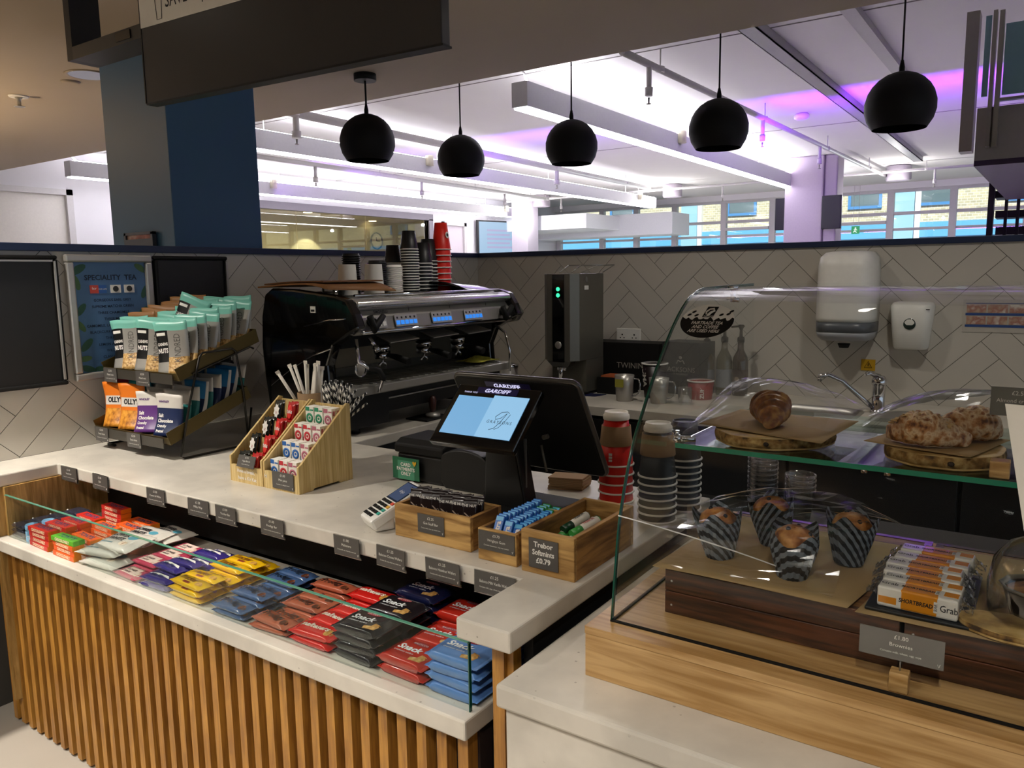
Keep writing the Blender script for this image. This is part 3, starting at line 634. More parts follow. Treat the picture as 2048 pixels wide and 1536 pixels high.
part('shelf_edge', B().box(GX+.012, 1.1, 1.329, 1.3319, 1.1497, 1.1583), mat('bright_green_edge', '#2c8a6c', 0.12, coat=.4), t, label='green ground front edge of the shelf')
def clamp(x, y, z): part('clamp', B().lathe([(.011, -.004), (.011, .004)], x, y, z, 14).tube([(x, y, z), (x, y, z-.03)], .006, 8).tube([(x-.012, y, z-.022), (x+.014, y, z-.026)], .005, 8), CHROME, t)
clamp(-.55, 1.62, 1.436)
part('clamp', B().tube([(GX+.008, 1.35, 1.162), (GX+.04, 1.36, 1.163)], .006, 8).ball(GX+.008, 1.35, 1.163, .009, n=10).tube([(GX+.008, 1.35, 1.163), (GX+.008, 1.35, 1.178)], .004, 8), CHROME, t)
part('stud', B().lathe([(.005, -.012), (.005, -.001)], -.235, 1.36, 1.15, 10).lathe([(.005, -.012), (.005, -.001)], -.20, 1.36, 1.15, 10), CHROME, t)
# oval window sticker
q = at(1418, 653, y=1.308)
t = thing('window_sticker', 'oval black and white sticker on the upper left of the curved case glass', 'sticker', q)
up = Vector((0, .70, .71)); F = frame((0, -.010, .010), (1, 0, 0), up)
def ell(b, rx, ry, f0, f1, n, off, shape=None):
    pts = []
    for i in range(n+1):
        a = f0+(f1-f0)*i/n; pts.append(F @ Vector((rx*math.cos(a), ry*math.sin(a), off)))
    return pts
SW, SH = .047, .038
tl = math.radians(0)
part('upper_half', B().prism(ell(None, SW, SH, math.radians(-8), math.radians(188), 30, 0), F.to_3x3() @ Vector((0, 0, .0006))), mat('sticker_white', '#f2f3f1', .5), t)
lo = ell(None, SW, SH, math.radians(172+9), math.radians(368-9), 30, .0003)
hill = [F @ Vector((SW*.985-(SW*1.97)*i/24, .002+.003*math.sin(i*1.9)+.004*abs(math.cos(i*.55)), .0003)) for i in range(25)]
part('lower_half', B().prism(lo+hill, F.to_3x3() @ Vector((0, 0, .0006))), MATTE, t)
def onst(x, y, o=.0012): return F @ Vector((x, y, o))
b = B(); b.prism([onst(x, y, .0008) for x, y in ((-.011, .008), (.008, .008), (.013, .032), (-.006, .032))], F.to_3x3() @ Vector((0, 0, .0005))); part('logo_square', b, MATTE, t)
part('logo_swirl', B().tube([onst(x, y, .0014) for x, y in ((-.005, .014), (-.006, .02), (-.001, .026), (.006, .027), (.008, .022), (.003, .019), (0, .014), (-.003, .011))], [.0012, .0017, .0015, .002, .002, .0024, .0026, .0012], 6), INKW, t)
for x, y in ((-.035, .013), (-.028, .02), (.022, .014), (.034, .016), (-.022, .012), (.038, .022)): part('leaf', B().ball(0, 0, 0, .0045, .0024, .0005, 8, M=F @ Matrix.Translation((x, y, .0010)) @ Matrix.Rotation(.6, 4, 'Z')), MATTE, t)
for s_, y, sz in (('FAIRTRADE', .0095, .0040), ('FAIRTRADE TEA', -.006, .0095), ('AND COFFEE', -.015, .0095), ('ARE USED HERE', -.024, .0095)): text(s_, sz, INKW, t, onst(.002-.1*abs(y) if y < 0 else 0, y, .0017), (1, 0, 0), up, bold=.02, shear=.25, sx=.82)

# ================================================================== WALL MENU FRAMES
def snap_frame(y0, y1, z0, z1, label, fcol, inner, wd=.028):
    t = thing('menu_board', label, 'menu board', (XL+.002, (y0+y1)/2, (z0+z1)/2)); h, w = (z1-z0)/2, (y1-y0)/2
    b = B()
    for bx in ((-w, w, h-wd, h), (-w, w, -h, -h+wd), (-w, -w+wd, -h+wd, h-wd), (w-wd, w, -h+wd, h-wd)): b.box(.0, .024, bx[0], bx[1], bx[2], bx[3])
    part('frame', b, fcol, t, bevel=.006); part('insert', B().box(.0, .012, -w+wd, w-wd, -h+wd, h-wd), inner, t); return t, w, h
ALU = mat('frame_aluminium', '#b9b5ae', 0.35, 0.6)
t, w, h = snap_frame(.86, 1.398, 1.100, 1.560, 'large black menu board in a black frame at the left edge of the tiled wall', MATTE, mat('board_black', '#1c1b1a', 0.4), .014)
part('trim', B().box(.02, .027, -w, w-.02, h-.022, h-.016).box(.02, .027, w-.016, w-.010, -h+.02, h-.02), ALU, t, label='thin aluminium edging')
t, w, h = snap_frame(1.425, 1.752, 1.105, 1.565, 'silver framed blue speciality tea poster on the tiled wall', ALU, mat('poster_blue', '#4c7099', 0.4, scale=2, var=.05))
FR = dict(right=(0, 1, 0), up=(0, 0, 1)); ink = mat('poster_navy', '#132238', .6)
def pt(s, y, z, sz, **kw): text(s, sz, ink, t, (.0135, y, z), **FR, **kw)
pt('SPECIALITY  TEA', .0, .145, .027, bold=.02)
part('badge', B().box(.0121, .0135, -.082, -.05, .088, .118), mat('badge_red', '#c2483c', .5), t); part('badge', B().box(.0121, .0135, -.05, -.02, .088, .118), mat('badge_blue', '#2f5ea0', .5), t)
for y in (.015, .068): part('badge', B().box(.0121, .0135, y-.02, y+.02, .088, .118), PAPERW, t); part('badge_mark', B().lathe([(.011, 0), (.011, .0008)], n=16), DARK, t, loc=(.0137, y, .103), rot=(0, PI/2, 0))
text('fair', .014, INKW, t, (.0138, -.066, .106), **FR); text('FOR LIFE', .008, INKW, t, (.0138, -.035, .103), **FR)
for k, s in enumerate(('GORGEOUS EARL GREY', 'SUPREME MATCHA GREEN', 'THREE CHAMOMILE', 'THREE MINT', 'CAMOMILE, LAVENDER & VANILLA', 'BLACKCURRANT & BLUEBERRY', 'THREE TULSI', 'LEMON AND GINGER', 'WILD BERRY', 'CLASSIC ENGLISH', 'GINGER & TURMERIC', 'ELDERBERRY')):
    pt(s, 0, .062-.0235*k, .0135, bold=.015)
LEAF = [mat('leaf_green', '#2f5747', .6), mat('leaf_olive', '#4b6b45', .6)]
for k, (y, z, a, s) in enumerate(((-.12, .175, .5, 1.2), (-.13, .13, 1.9, 1.1), (-.12, .03, .9, 1), (-.125, -.03, 2.2, .9), (-.11, -.1, .8, 1.1), (-.12, -.15, .1, .9), (-.11, -.19, -.4, 1.1), (.12, .18, 2.6, 1), (.13, .09, 1.1, 1), (.125, .02, .4, .9), (.12, -.06, 2.2, 1.1), (.12, -.14, .5, 1.1), (-.06, -.195, -.2, 1))):
    pts = [(s*.028*math.cos(u)*(1), s*.012*math.sin(u)) for u in [2*PI*i/12 for i in range(12)]]
    q = []
    for a_, c_ in pts:
        yy = y+a_*math.cos(a)-c_*math.sin(a); zz = z+a_*math.sin(a)+c_*math.cos(a); q.append((.0122, max(-w+.03, min(w-.03, yy)), max(-h+.03, min(h-.03, zz))))
    part('leaf', B().prism(q, (.0006, 0, 0)), LEAF[k % 2], t)
t, w, h = snap_frame(1.762, 2.095, 1.100, 1.563, 'black menu board in a black frame between the tea poster and the coffee machine', MATTE, mat('board_black2', '#191818', 0.4), .016)
part('trim', B().box(.02, .028, w-.013, w-.004, -h+.02, h-.02), ALU, t, label='thin aluminium edging')

# ================================================================== HANGING MENU BOARDS
t = thing('hanging_menu_board', 'large dark menu board hanging over the counter with a white strip along its top', 'menu board', (-1.948, 1.2, 1.918), (0, 0, math.atan2(.052, .935)))
part('panel', B().box(0, .937, -.006, .022, .0, .62), mat('board_charcoal', '#2b2b2e', 0.3, scale=5), t, bevel=.002)
part('edge_trim', B().box(-.004, 0, -.007, .023, 0, .62).box(0, .94, -.007, .023, -.004, 0), BLACK, t)
# white strip
a = at(300, 52, y=1.2); zt = a.z-1.918
part('strip', B().box(.002, .935, -.0085, -.0065, zt-.003, zt+.105), mat('strip_white', '#dcd8cf', 0.5), t)
text('SAVE 25p WITH A REUSABLE CUP', .054, INKB, t, (.105, -.0095, zt+.045), (1, 0, 0), (0, 0, 1), align='LEFT', sx=.72)
part('cup_drawing', B().tube([(.064, -.0095, zt+.086), (.071, -.0095, zt+.006), (.09, -.0095, zt+.006), (.094, -.0095, zt+.086)], .0008, 5).tube([(.062, -.0095, zt+.07), (.096, -.0095, zt+.07)], .0008, 5).tube([(.062, -.0095, zt+.078), (.096, -.0095, zt+.078)], .0008, 5), INKB, t)
part('suspension_rod', B().tube([(.1, .008, .6), (.1, .008, .66)], .004), STEEL, t); part('suspension_rod', B().tube([(.84, .008, .6), (.84, .008, .66)], .004), STEEL, t)
t = thing('hanging_menu_box', 'open black box frame hanging to the left of the dark menu board', 'menu frame', (-2.72, 1.4, 2.185))
part('upright', B().box(0, .035, 0, .10, 0, .37), BLACK, t); part('upright', B().box(.76, .795, 0, .10, 0, .37), BLACK, t)
part('bottom_rail', B().box(0.035, .76, 0, .10, 0, .04), mat('rail_grey', '#34322f', .45), t); part('top_rail', B().box(.035, .76, 0, .10, .33, .365), BLACK, t); part('catch', B().box(.30, .38, -.004, 0, .008, .034), GLOSSB, t)

# ================================================================== BACK WALL FITTINGS
t = thing('paper_towel_dispenser', 'tall white paper towel dispenser with a grey band on the back wall', 'dispenser', (-.768, YB, 1.235))
def ssq(x, y, e=.45):
    return math.copysign(abs(x)**e, x), math.copysign(abs(y)**e, y)
def shell(levels, n=28):
    """rounded box shell; levels = (z, half width, depth) ; back is flat on the wall (y=0)"""
    b = B(); rings = []
    for z, w_, d_ in levels:
        r = []
        for i in range(n):
            a = PI*i/(n-1); cx_, sx_ = ssq(math.cos(a), math.sin(a), .5); r.append(b.bm.verts.new((w_*cx_, -d_*sx_, z)))
        rings.append(r)
    for k in range(len(rings)-1):
        for i in range(n-1): b._f([rings[k][i], rings[k][i+1], rings[k+1][i+1], rings[k+1][i]], True)
        b._f([rings[k][0], rings[k+1][0], rings[k+1][-1], rings[k][-1]])
    b._f(rings[0]); b._f(rings[-1]); return b
part('cover', shell([(.0, .124, .20), (.02, .126, .205), (.25, .124, .20), (.29, .118, .19), (.312, .10, .15), (.318, .07, .09)]), WHITE, t)
part('band', shell([(-.045, .124, .20), (-.001, .125, .203)]), mat('dispenser_grey', '#595d63', .3), t); part('lower_cover', shell([(-.085, .105, .16), (-.07, .118, .185), (-.046, .124, .2)]), mat('dispenser_light_grey', '#9b9da1', .35), t)
part('nozzle', B().lathe([(.02, -.02), (.028, 0)], 0, -.1, -.10, 16), MATTE, t); part('lock', B().lathe([(.012, 0), (.012, .006)], 0, -.04, .315, 12), CHROME, t)
t = thing('soap_dispenser', 'small white soap dispenser with a dark round eye beside the towel dispenser', 'dispenser', (-.503, YB, 1.115))
part('cover', shell([(0, .065, .07), (.01, .07, .085), (.12, .082, .1), (.19, .088, .10), (.205, .08, .085), (.21, .06, .05)]), WHITE, t)
part('eye', B().lathe([(.026, 0), (.024, .004), (.012, .002)], n=20), mat('eye_green', '#20302b', .1), t, loc=(0, -.0965, .115), rot=(PI/2, 0, 0)); part('slot', B().box(.01, .075, -.0935, -.088, .176, .180), MATTE, t)
t = thing('warning_label', 'small yellow warning label on the tiles above the tap', 'label', (-.678, YB-.001, 1.03))
part('plate', B().box(-.03, .03, -.003, 0, -.026, .026), mat('label_yellow', '#c79a12', .5), t); part('triangle', B().tube([(-.016, -.004, -.012), (.016, -.004, -.012), (0, -.004, .017)], .0015, 5, closed=True).box(-.0015, .0015, -.005, -.003, -.006, .008), MATTE, t)
t = thing('hand_wash_notice', 'laminated hand washing notice with small pictures on the back wall at right', 'notice', (-.30, YB-.001, 1.325))
part('sheet', B().box(-.01, .40, -.002, 0, -.13, .01), mat('laminate', '#b9b4ab', .25), t)
for r in range(2):
    part('caption_bar', B().box(0, .39, -.0035, -.002, -.058-.05*r, -.048-.05*r), mat('notice_blue', '#2b4a86', .5), t)
    for c in range(5): part('picture', B().box(.004+.078*c, .076+.078*c, -.0035, -.002, -.046-.05*r, -.012-.05*r), blotch('notice_picture', ['#b9a58e', '#a06a5c', '#d6cfc4'], 30, .5, 0), t)
part('frame_line', B().box(0, .39, -.0035, -.002, -.008, -.005), mat('notice_blue', '#2b4a86', .5), t)
t = thing('power_socket', 'white double power socket on the tiles behind the tea boxes', 'socket', (at(1258, 672, y=YB).x, YB, at(1258, 672, y=YB).z))
part('plate', B().box(-.073, .073, -.01, 0, -.043, .043), WHITE, t, bevel=.004)
for sx in (-.036, .036): part('outlet', B().box(sx-.004, sx+.004, -.011, -.009, .004, .012).box(sx-.014, sx-.008, -.011, -.009, -.012, -.006).box(sx+.008, sx+.014, -.011, -.009, -.012, -.006), MATTE, t)
# tap
t = thing('mixer_tap', 'chrome mixer tap with a long spout standing behind the sinks', 'tap', (-.605, 3.70, ZC))
q = at(1755, 825, z=ZC); t.location = (q.x, q.y, ZC)
sp = at(1640, 752, y=q.y-.12)-t.location
part('body', B().lathe([(.032, 0), (.03, .01), (.026, .012), (.026, .115), (.03, .12), (.03, .14), (.022, .155), (.006, .16)], n=24), CHROME, t)
part('spout', B().tube([(-.018, -.01, .02), (-.06, -.04, .065), tuple(sp*.62+Vector((0, 0, .038))), tuple(sp*.86+Vector((0, 0, .028))), tuple(sp), (sp.x, sp.y, sp.z-.02)], .0105, 12), CHROME, t)
part('lever', B().tube([(0, -.005, .155), (-.03, -.045, .172), (-.045, -.07, .168)], [.012, .008, .006], 10), CHROME, t)
# ================================================================== COFFEE MACHINE  (faces +x, runs along y)
MY0, MY1 = 2.03, 3.06
t = thing('coffee_machine', 'long black and chrome three group coffee machine on the left worktop', 'coffee machine', (0, 0, 0))
wing = [(-2.105, 1.262), (-2.055, 1.283), (-2.075, 1.335), (-2.11, 1.386), (-2.17, 1.402), (-2.27, 1.412), (-2.40, 1.425), (-2.52, 1.430), (-2.565, 1.405), (-2.59, 1.32), (-2.60, 1.2), (-2.59, 1.07), (-2.57, .93), (-2.45, .885), (-2.21, .885), (-2.215, 1.01), (-2.225, 1.14), (-2.19, 1.215)]
for y, nm in ((MY0-.022, 'left'), (MY1-.02, 'right')):
    part('side_panel', B().prism([(x, y, z) for x, z in wing], (0, .045, 0)), GLOSSB, t, bevel=.008)
part('side_trim', B().tube([(-2.12, MY0-.024, 1.318), (-2.2, MY0-.024, 1.312), (-2.34, MY0-.024, 1.285)], .0028, 6).tube([(-2.20, MY0-.024, 1.205), (-2.30, MY0-.024, 1.175), (-2.42, MY0-.024, 1.12), (-2.55, MY0-.024, 1.045)], .0028, 6), CHROME, t)
part('badge', B().box(-2.30, -2.272, MY0-.0245, MY0-.021, 1.338, 1.362), WHITE, t)
part('badge_mark', B().box(-2.296, -2.277, MY0-.0255, MY0-.0244, 1.342, 1.350), INKB, t)
part('body', B().prism([(-2.60, MY0+.02, 1.388), (-2.16, MY0+.02, 1.388), (-2.20, MY0+.02, 1.25), (-2.28, MY0+.02, 1.225), (-2.60, MY0+.02, 1.22)], (0, MY1-MY0-.04, 0)), DSTEEL, t)
part('top_rail', B().prism([(-2.13, MY0+.02, 1.39), (-2.095, MY0+.02, 1.378), (-2.09, MY0+.02, 1.36), (-2.12, MY0+.02, 1.345), (-2.17, MY0+.02, 1.35), (-2.2, MY0+.02, 1.388)], (0, MY1-MY0-.04, 0), smooth=True), mat('satin_rail', '#d9d8d4', .22, .75), t, bevel=.006)
part('fascia', B().prism([(-2.125, MY0+.02, 1.345), (-2.105, MY0+.02, 1.318), (-2.095, MY0+.02, 1.272), (-2.085, MY0+.02, 1.262), (-2.12, MY0+.02, 1.252), (-2.2, MY0+.02, 1.252), (-2.2, MY0+.02, 1.345)], (0, MY1-MY0-.04, 0)), STEEL, t, bevel=.003)
part('fascia_bar', B().tube([(-2.088, MY0+.03, 1.264), (-2.088, MY1-.03, 1.264)], .008, 10), CHROME, t)
for yy in (MY0+.32, MY0+.58, MY0+.84): part('fascia_seam', B().box(-2.1165, -2.1155, yy, yy+.002, 1.318, 1.345), MATTE, t)
text('SIMONELLI', .016, INKB, t, (-2.106, MY0+.15, 1.336), (0, 1, 0), (-.3, 0, .95), bold=.03)
fu = Vector((-.25, 0, .97)); BLU = mat('lit_blue_button', '#2f86ea', emit=1.0); PLT = mat('button_plate', '#b9b7b2', .35, .4)
for yc, n in ((at(760, 642, x=-2.09).y, 3), (at(814, 634, x=-2.09).y, 5), (at(885, 627, x=-2.09).y, 5), (at(948, 622, x=-2.09).y, 5)):
    w_ = .0125*n+.002; Mx = frame((-2.096, yc, 1.296), (0, 1, 0), fu)
    part('button_plate', B().box(-w_, w_, -.021, .024, 0, .004, Mx), PLT, t)
    for k in range(n):
        c = -w_+.0125+.025*k+.001
        part('button', B().box(c-.009, c+.009, -.014, .002, .004, .0065, Mx), BLU if (n == 5 or k == 0) else WHITE, t); part('button_icon', B().box(c-.004, c+.004, .009, .017, .004, .0048, Mx), INKB, t)
for yy in (MY0+.085, MY1-.09):
    part('steam_lever', B().tube([(-2.11, yy, 1.30), (-2.075, yy, 1.30)], .016, 12).tube([(-2.07, yy-.028, 1.325), (-2.068, yy-.01, 1.275), (-2.066, yy+.04, 1.325)], [.013, .017, .011], 10), MATTE, t)
part('cup_guard', B().tube([(-2.14, MY0+.05, 1.40), (-2.14, MY1-.05, 1.40)], .005, 8).tube([(-2.58, MY0+.05, 1.405), (-2.58, MY1-.05, 1.405)], .005, 8), CHROME, t)
part('back_splash', B().box(-2.47, -2.455, MY0+.02, MY1-.02, 1.06, 1.225), mat('tile_reflection_steel', '#8b8270', .25, .4), t)  # brown reflection of the tiles is put into the base colour
part('under_head', B().box(-2.45, -2.2, MY0+.03, MY1-.03, 1.20, 1.25), MATTE, t)
# drip tray
part('drip_tray', B().prism([(-2.14, MY0-.01, 1.055), (-2.12, MY0+.01, 1.055), (-2.12, MY1-.0, 1.055), (-2.14, MY1+.02, 1.055), (-2.47, MY1+.02, 1.055), (-2.47, MY0-.01, 1.055)], (0, 0, -.034)), STEEL, t, bevel=.004)
b = B()
for k in range(26): y = MY0+.03+k*.0385; b.box(-2.43, -2.155, y, y+.02, 1.0552, 1.058)
part('grille', b, STEEL, t)
part('tray_lip', B().box(-2.46, -2.44, MY0+.02, MY1-.02, 1.055, 1.09), DSTEEL, t)
part('base', B().box(-2.56, -2.165, MY0+.02, MY0+.24, .89, 1.02).box(-2.56, -2.18, MY0+.24, MY1-.22, .93, 1.02).box(-2.56, -2.165, MY1-.22, MY1-.02, .89, 1.02), BLACK, t)
part('base_rail', B().tube([(-2.175, MY0+.15, .985), (-2.175, MY1-.06, .985)], .004, 6), STEEL, t)
for y in (MY0+.1, MY1-.1):
    for x in (-2.22, -2.5): part('foot', B().lathe([(.022, 0), (.02, .028)], x, y, ZC, 12), BLACK, t)
for k, yy in enumerate((MY0+.30, MY0+.56, MY0+.80)):
    part('group_head', B().lathe([(.034, 1.165), (.036, 1.185), (.03, 1.19), (.03, 1.215)], -2.25, yy, 0, 20), CHROME, t)
    pf = part('portafilter', B().lathe([(.030, 1.135), (.033, 1.14), (.034, 1.168)], -2.25, yy, 0, 20).tube([(-2.25, yy, 1.14), (-2.25, yy, 1.122), (-2.25, yy-.018, 1.112), (-2.25, yy-.018, 1.10)], .006, 8).tube([(-2.25, yy, 1.122), (-2.25, yy+.018, 1.112), (-2.25, yy+.018, 1.10)], .006, 8), CHROME, t)
    part('portafilter_handle', B().tube([(-2.22, yy, 1.152), (-2.17, yy, 1.145), (-2.10, yy-.005, 1.13)], [.008, .013, .015], 12), MATTE, pf)
    part('splash_guard', B().prism([(-2.2, yy-.08, 1.235), (-2.12, yy-.085, 1.21), (-2.12, yy+.085, 1.215), (-2.2, yy+.08, 1.235)], (0, 0, .004)), STEEL, t)
part('steam_wand', B().tube([(-2.16, MY0+.07, 1.235), (-2.15, MY0+.065, 1.19), (-2.14, MY0+.06, 1.15), (-2.12, MY0+.09, 1.125), (-2.10, MY0+.125, 1.115), (-2.09, MY0+.135, 1.085), (-2.10, MY0+.12, 1.03), (-2.105, MY0+.118, 1.058)][:7], [.007]*7, 10), CHROME, t)
part('steam_wand_sleeve', B().tube([(-2.12, MY0+.09, 1.125), (-2.10, MY0+.125, 1.115), (-2.09, MY0+.135, 1.085), (-2.092, MY0+.133, 1.075)], .0115, 10), MATTE, t)
part('steam_wand', B().tube([(-2.15, MY1-.07, 1.235), (-2.10, MY1-.06, 1.20), (-2.08, MY1-.055, 1.12), (-2.08, MY1-.055, 1.02)], .006, 10), CHROME, t)
part('water_spout', B().tube([(-2.17, MY0+.15, 1.235), (-2.15, MY0+.16, 1.20)], .009, 10).tube([(-2.15, MY0+.16, 1.20), (-2.14, MY0+.165, 1.18)], .014, 12), CHROME, t)
part('pressure_gauge', B().lathe([(.03, 0), (.034, .006), (.028, .01), (.028, .004)], n=24, caps=False).lathe([(.028, .003), (.028, .004)], n=24), CHROME, t, loc=(-2.17, MY0+.095, 1.12), rot=(0, PI/2, 0))
part('right_pod', B().prism([(-2.11, MY1+.02, 1.345), (-2.07, MY1+.02, 1.29), (-2.10, MY1+.02, 1.25), (-2.22, MY1+.02, 1.23), (-2.25, MY1+.02, 1.345)], (0, .045, 0)), DSTEEL, t, bevel=.01)
# yellow cloth, knock out tamper, grinder cloth
q = at(962, 715, x=-2.2)
t = thing('cleaning_cloth', 'crumpled yellow cleaning cloth lying on the coffee machine drip tray', 'cloth', (-2.22, q.y, 1.0595))
rr = random.Random(3)
H = [[rr.random() for _ in range(12)] for _ in range(12)]
part('cloth', B().grid(lambda u, v: Vector((-.06+.12*u+.01*math.sin(9*v), -.085+.17*v+.012*math.sin(7*u), .012+.02*H[int(u*8)][int(v*8)]*(1-abs(2*u-1)**3)*(1-abs(2*v-1)**3))), 8, 8, .002), blotch('cloth_yellow', ['#6d6a1c', '#a39c2f', '#b4ad45'], 30, .8, .2), t)
q = at(893, 805, x=-2.12)
t = thing('tamper', 'dark wooden handled tamper on the worktop edge beside the till screen', 'tamper', (-2.155, at(893, 838, z=ZC).y-.02, ZC))
part('base', B().lathe([(.032, 0), (.032, .012), (.012, .02)], n=20), STEEL, t); part('handle', B().lathe([(.009, .018), (.014, .04), (.017, .07), (.012, .088), (.003, .092)], n=16), mat('dark_red_wood', '#3a140b', .4), t)
solo('tamping_mat', B().box(-.07, .05, -.08, .08, 0, .008), MATTE, 'black rubber tamping mat under the wooden handled tamper', 'mat', (-2.17, t.location.y, ZC), bevel=.003); t.location.z = ZC+.0085
# ---- things on top of the machine
MZ = 1.392
def cup_mesh(r0, r1, h, wall, rim, n=24):
    """paper cup upside down: wide rim at the bottom"""
    c = B().lathe([(r0, .003), (r1, h), (r1-.003, h), (r1-.003, h-.004)], n=n, caps=False); c.lathe([(.001, h-.004), (r1-.002, h-.004)], n=n, caps=False)
    a = c.mesh('wall', wall); r = B().lathe([(r0-.001, 0), (r0+.003, .0012), (r0+.003, .0042), (r0-.001, .0055)], n=n, caps=False).mesh('rim', rim); return a, r
RED = mat('cup_red', '#de200f', .42); CUPB = mat('cup_black', '#101012', .45); RIMW = mat('rim_white', '#f5f2ea', .5)
def stack(loc, n, step, dims, wall, where, cupname, group, first_z=0.0, tag_=None, cap_step=None):
    a, r = cup_mesh(*dims, wall, RIMW); z = first_z
    for k in range(n):
        t = thing('paper_cup', 'upside down %s %s, %s' % (cupname, where, level(k, n)), 'cup', (loc[0]+random.uniform(-.0008, .0008), loc[1]+random.uniform(-.0008, .0008), loc[2]+z), (0, 0, random.random()*6))
        part('wall', a, None, t); part('rim', r, None, t); last = t; z += step
    return last, z-step
XC = -2.42
def my(px): return at(px, 585, x=XC).y
last, z = stack((XC, my(885), MZ), 8, .0283, (.046, .030, .128), RED, 'in the tall red stack on the coffee machine', 'red paper cup', '')
part('badge', B().lathe([(.015, 0), (.015, .001)], n=18), PAPERW, last, loc=(.0385, -.005, .07), rot=(0, PI/2-.1, 0)); last.rotation_euler = (0, 0, .1)
part('badge_mark', B().lathe([(.008, 0.0012), (.008, .0018)], n=12), INKB, last, loc=(.0385, -.005, .07), rot=(0, PI/2-.1, 0))
stack((XC, my(848)-.0, MZ), 9, .0165, (.042, .030, .098), CUPB, 'in the middle black stack on the coffee machine', 'black paper cup', '')
stack((XC-.03, my(868)-.0, MZ), 10, .0160, (.044, .031, .105), CUPB, 'in the black stack beside the red stack', 'black paper cup', '')
stack((XC, my(822)-.002, MZ), 17, .0122, (.041, .030, .085), CUPB, 'in the tallest black stack on the coffee machine', 'black paper cup', '')
stack((XC-.10, my(815)+.02, MZ), 12, .0122, (.041, .030, .085), CUPB, 'in the black stack hidden behind the tallest one', 'black paper cup', '')
def lids(loc, n, step, r, col, where, h=.014):
    me = B().lathe([(r, 0), (r+.002, .003), (r, .005), (r*.92, .007), (r*.90, h), (r*.84, h), (r*.82, h-.004), (.001, h-.004)], n=24, caps=False).mesh('lid', col)
    for k in range(n): solo('cup_lid', me, None, '%s, %s' % (where, level(k, n)), 'lid', (loc[0]+random.uniform(-.001, .001), loc[1]+random.uniform(-.001, .001), loc[2]+k*step), (0, 0, random.random()*6))
lids((XC, my(787), MZ), 14, .0088, .042, CREAM, 'cream lid in the ribbed stack beside the tallest black cup stack')
lids((XC-.02, my(763), MZ), 15, .0095, .040, CUPB, 'black lid in the stack between the white tubs and the cream lids')
lids((XC-.17, my(727)+.10, MZ+.0), 18, .0098, .040, CUPB, 'black lid in the stack at the back behind the white tubs')
tub = B().lathe([(.044, 0), (.036, .128), (.036, .13), (.001, .13)], n=24, caps=False).lathe([(.001, .001), (.03, .001)], n=24, caps=False).mesh('tub', PAPERW)
solo('paper_tub', tub, None, 'tall white paper tub stack on the coffee machine, the nearer of two', 'tub', (XC+.02, my(742), MZ))
solo('paper_tub', tub, None, 'white paper tub stack on the coffee machine, the one further left', 'tub', (XC-.06, my(713)+.01, MZ))
t = thing('glass_tumbler', 'small clear glass tumbler at the left end on top of the coffee machine', 'glass', (XC-.12, my(690)+.02, MZ))
part('bowl', B().lathe([(.026, .001), (.028, .06), (.031, .065), (.029, .065), (.024, .006), (.001, .006)], n=20, caps=False), PLASTIC, t)
t = thing('kraft_bag', 'flat brown paper bags laid over the left end of the coffee machine', 'paper bag', (-2.42, MY0+.16, 1.433))
part('bag', B().grid(lambda u, v: Vector((-.16+.40*u, -.2+.36*v, .012*math.sin(u*2.5)-.035*max(0, u-.75)*4*(.4+v*.4)+.004)), 10, 8, .006), mat('dark_kraft', '#84592c', .7), t)
part('bag', B().grid(lambda u, v: Vector((-.17+.34*u, -.16+.32*v, .014+.010*math.sin(u*2.2))), 10, 8, .005), mat('dark_kraft2', '#6e4822', .7), t)
solo('tray_lid', B().grid(lambda u, v: Vector((-.20+.40*u, -.14+.28*v, .02+.045*(1-(2*u-1)**2)-.02*v)), 12, 8, .004), GLOSSB, 'glossy black curved cover resting on the far right end of the coffee machine', 'cover', (-2.36, MY1-.13, MZ-.012))

# ================================================================== WATER BOILER
t = thing('water_boiler', 'tall steel water boiler with green lights in the corner of the back worktop', 'water boiler', (0, 0, 0))
part('body', B().prism([(-2.10, 3.60, 1.04), (-2.10, 3.35, 1.04), (-2.065, 3.315, 1.04), (-1.935, 3.315, 1.04), (-1.90, 3.35, 1.04), (-1.90, 3.60, 1.04)], (0, 0, .43)), DSTEEL, t, bevel=.002)
part('lower_body', B().box(-2.10, -1.90, 3.42, 3.60, ZC+.01, 1.04), DSTEEL, t); part('base', B().box(-2.10, -1.90, 3.33, 3.60, ZC, ZC+.014), MATTE, t)
part('control_strip', B().box(-2.03, -1.965, 3.309, 3.315, 1.035, 1.465), GLOSSB, t)
part('chin', B().prism([(-2.07, 3.318, 1.04), (-1.93, 3.318, 1.04), (-1.955, 3.33, 1.01), (-2.045, 3.33, 1.01)], (0, .05, 0)), GLOSSB, t)
GRN = mat('lit_green_led', '#2fe08a', emit=2.5)
for z in (1.395, 1.365): part('indicator', B().lathe([(.010, 0), (.010, .002)], n=16), GRN, t, loc=(-1.997, 3.309, z), rot=(PI/2, 0, 0))
part('dial', B().lathe([(.019, 0), (.018, .004), (.006, .005)], n=20), STEEL, t, loc=(-1.997, 3.309, 1.12), rot=(PI/2, 0, 0))
part('tap', B().tube([(-1.995, 3.35, 1.02), (-1.995, 3.33, .995), (-1.995, 3.33, .945)], .011, 12).tube([(-2.02, 3.345, 1.0), (-1.97, 3.345, 1.0)], .012, 12), CHROME, t)
part('drip_cup', B().lathe([(.03, 0), (.032, .03), (.028, .03), (.027, .003)], -1.995, 3.36, ZC+.014, 20), STEEL, t)
part('caution_tag', B().box(-1.99, -1.935, 3.326, 3.33, .885, .91), mat('tag_yellow', '#a99a10', .5), t)
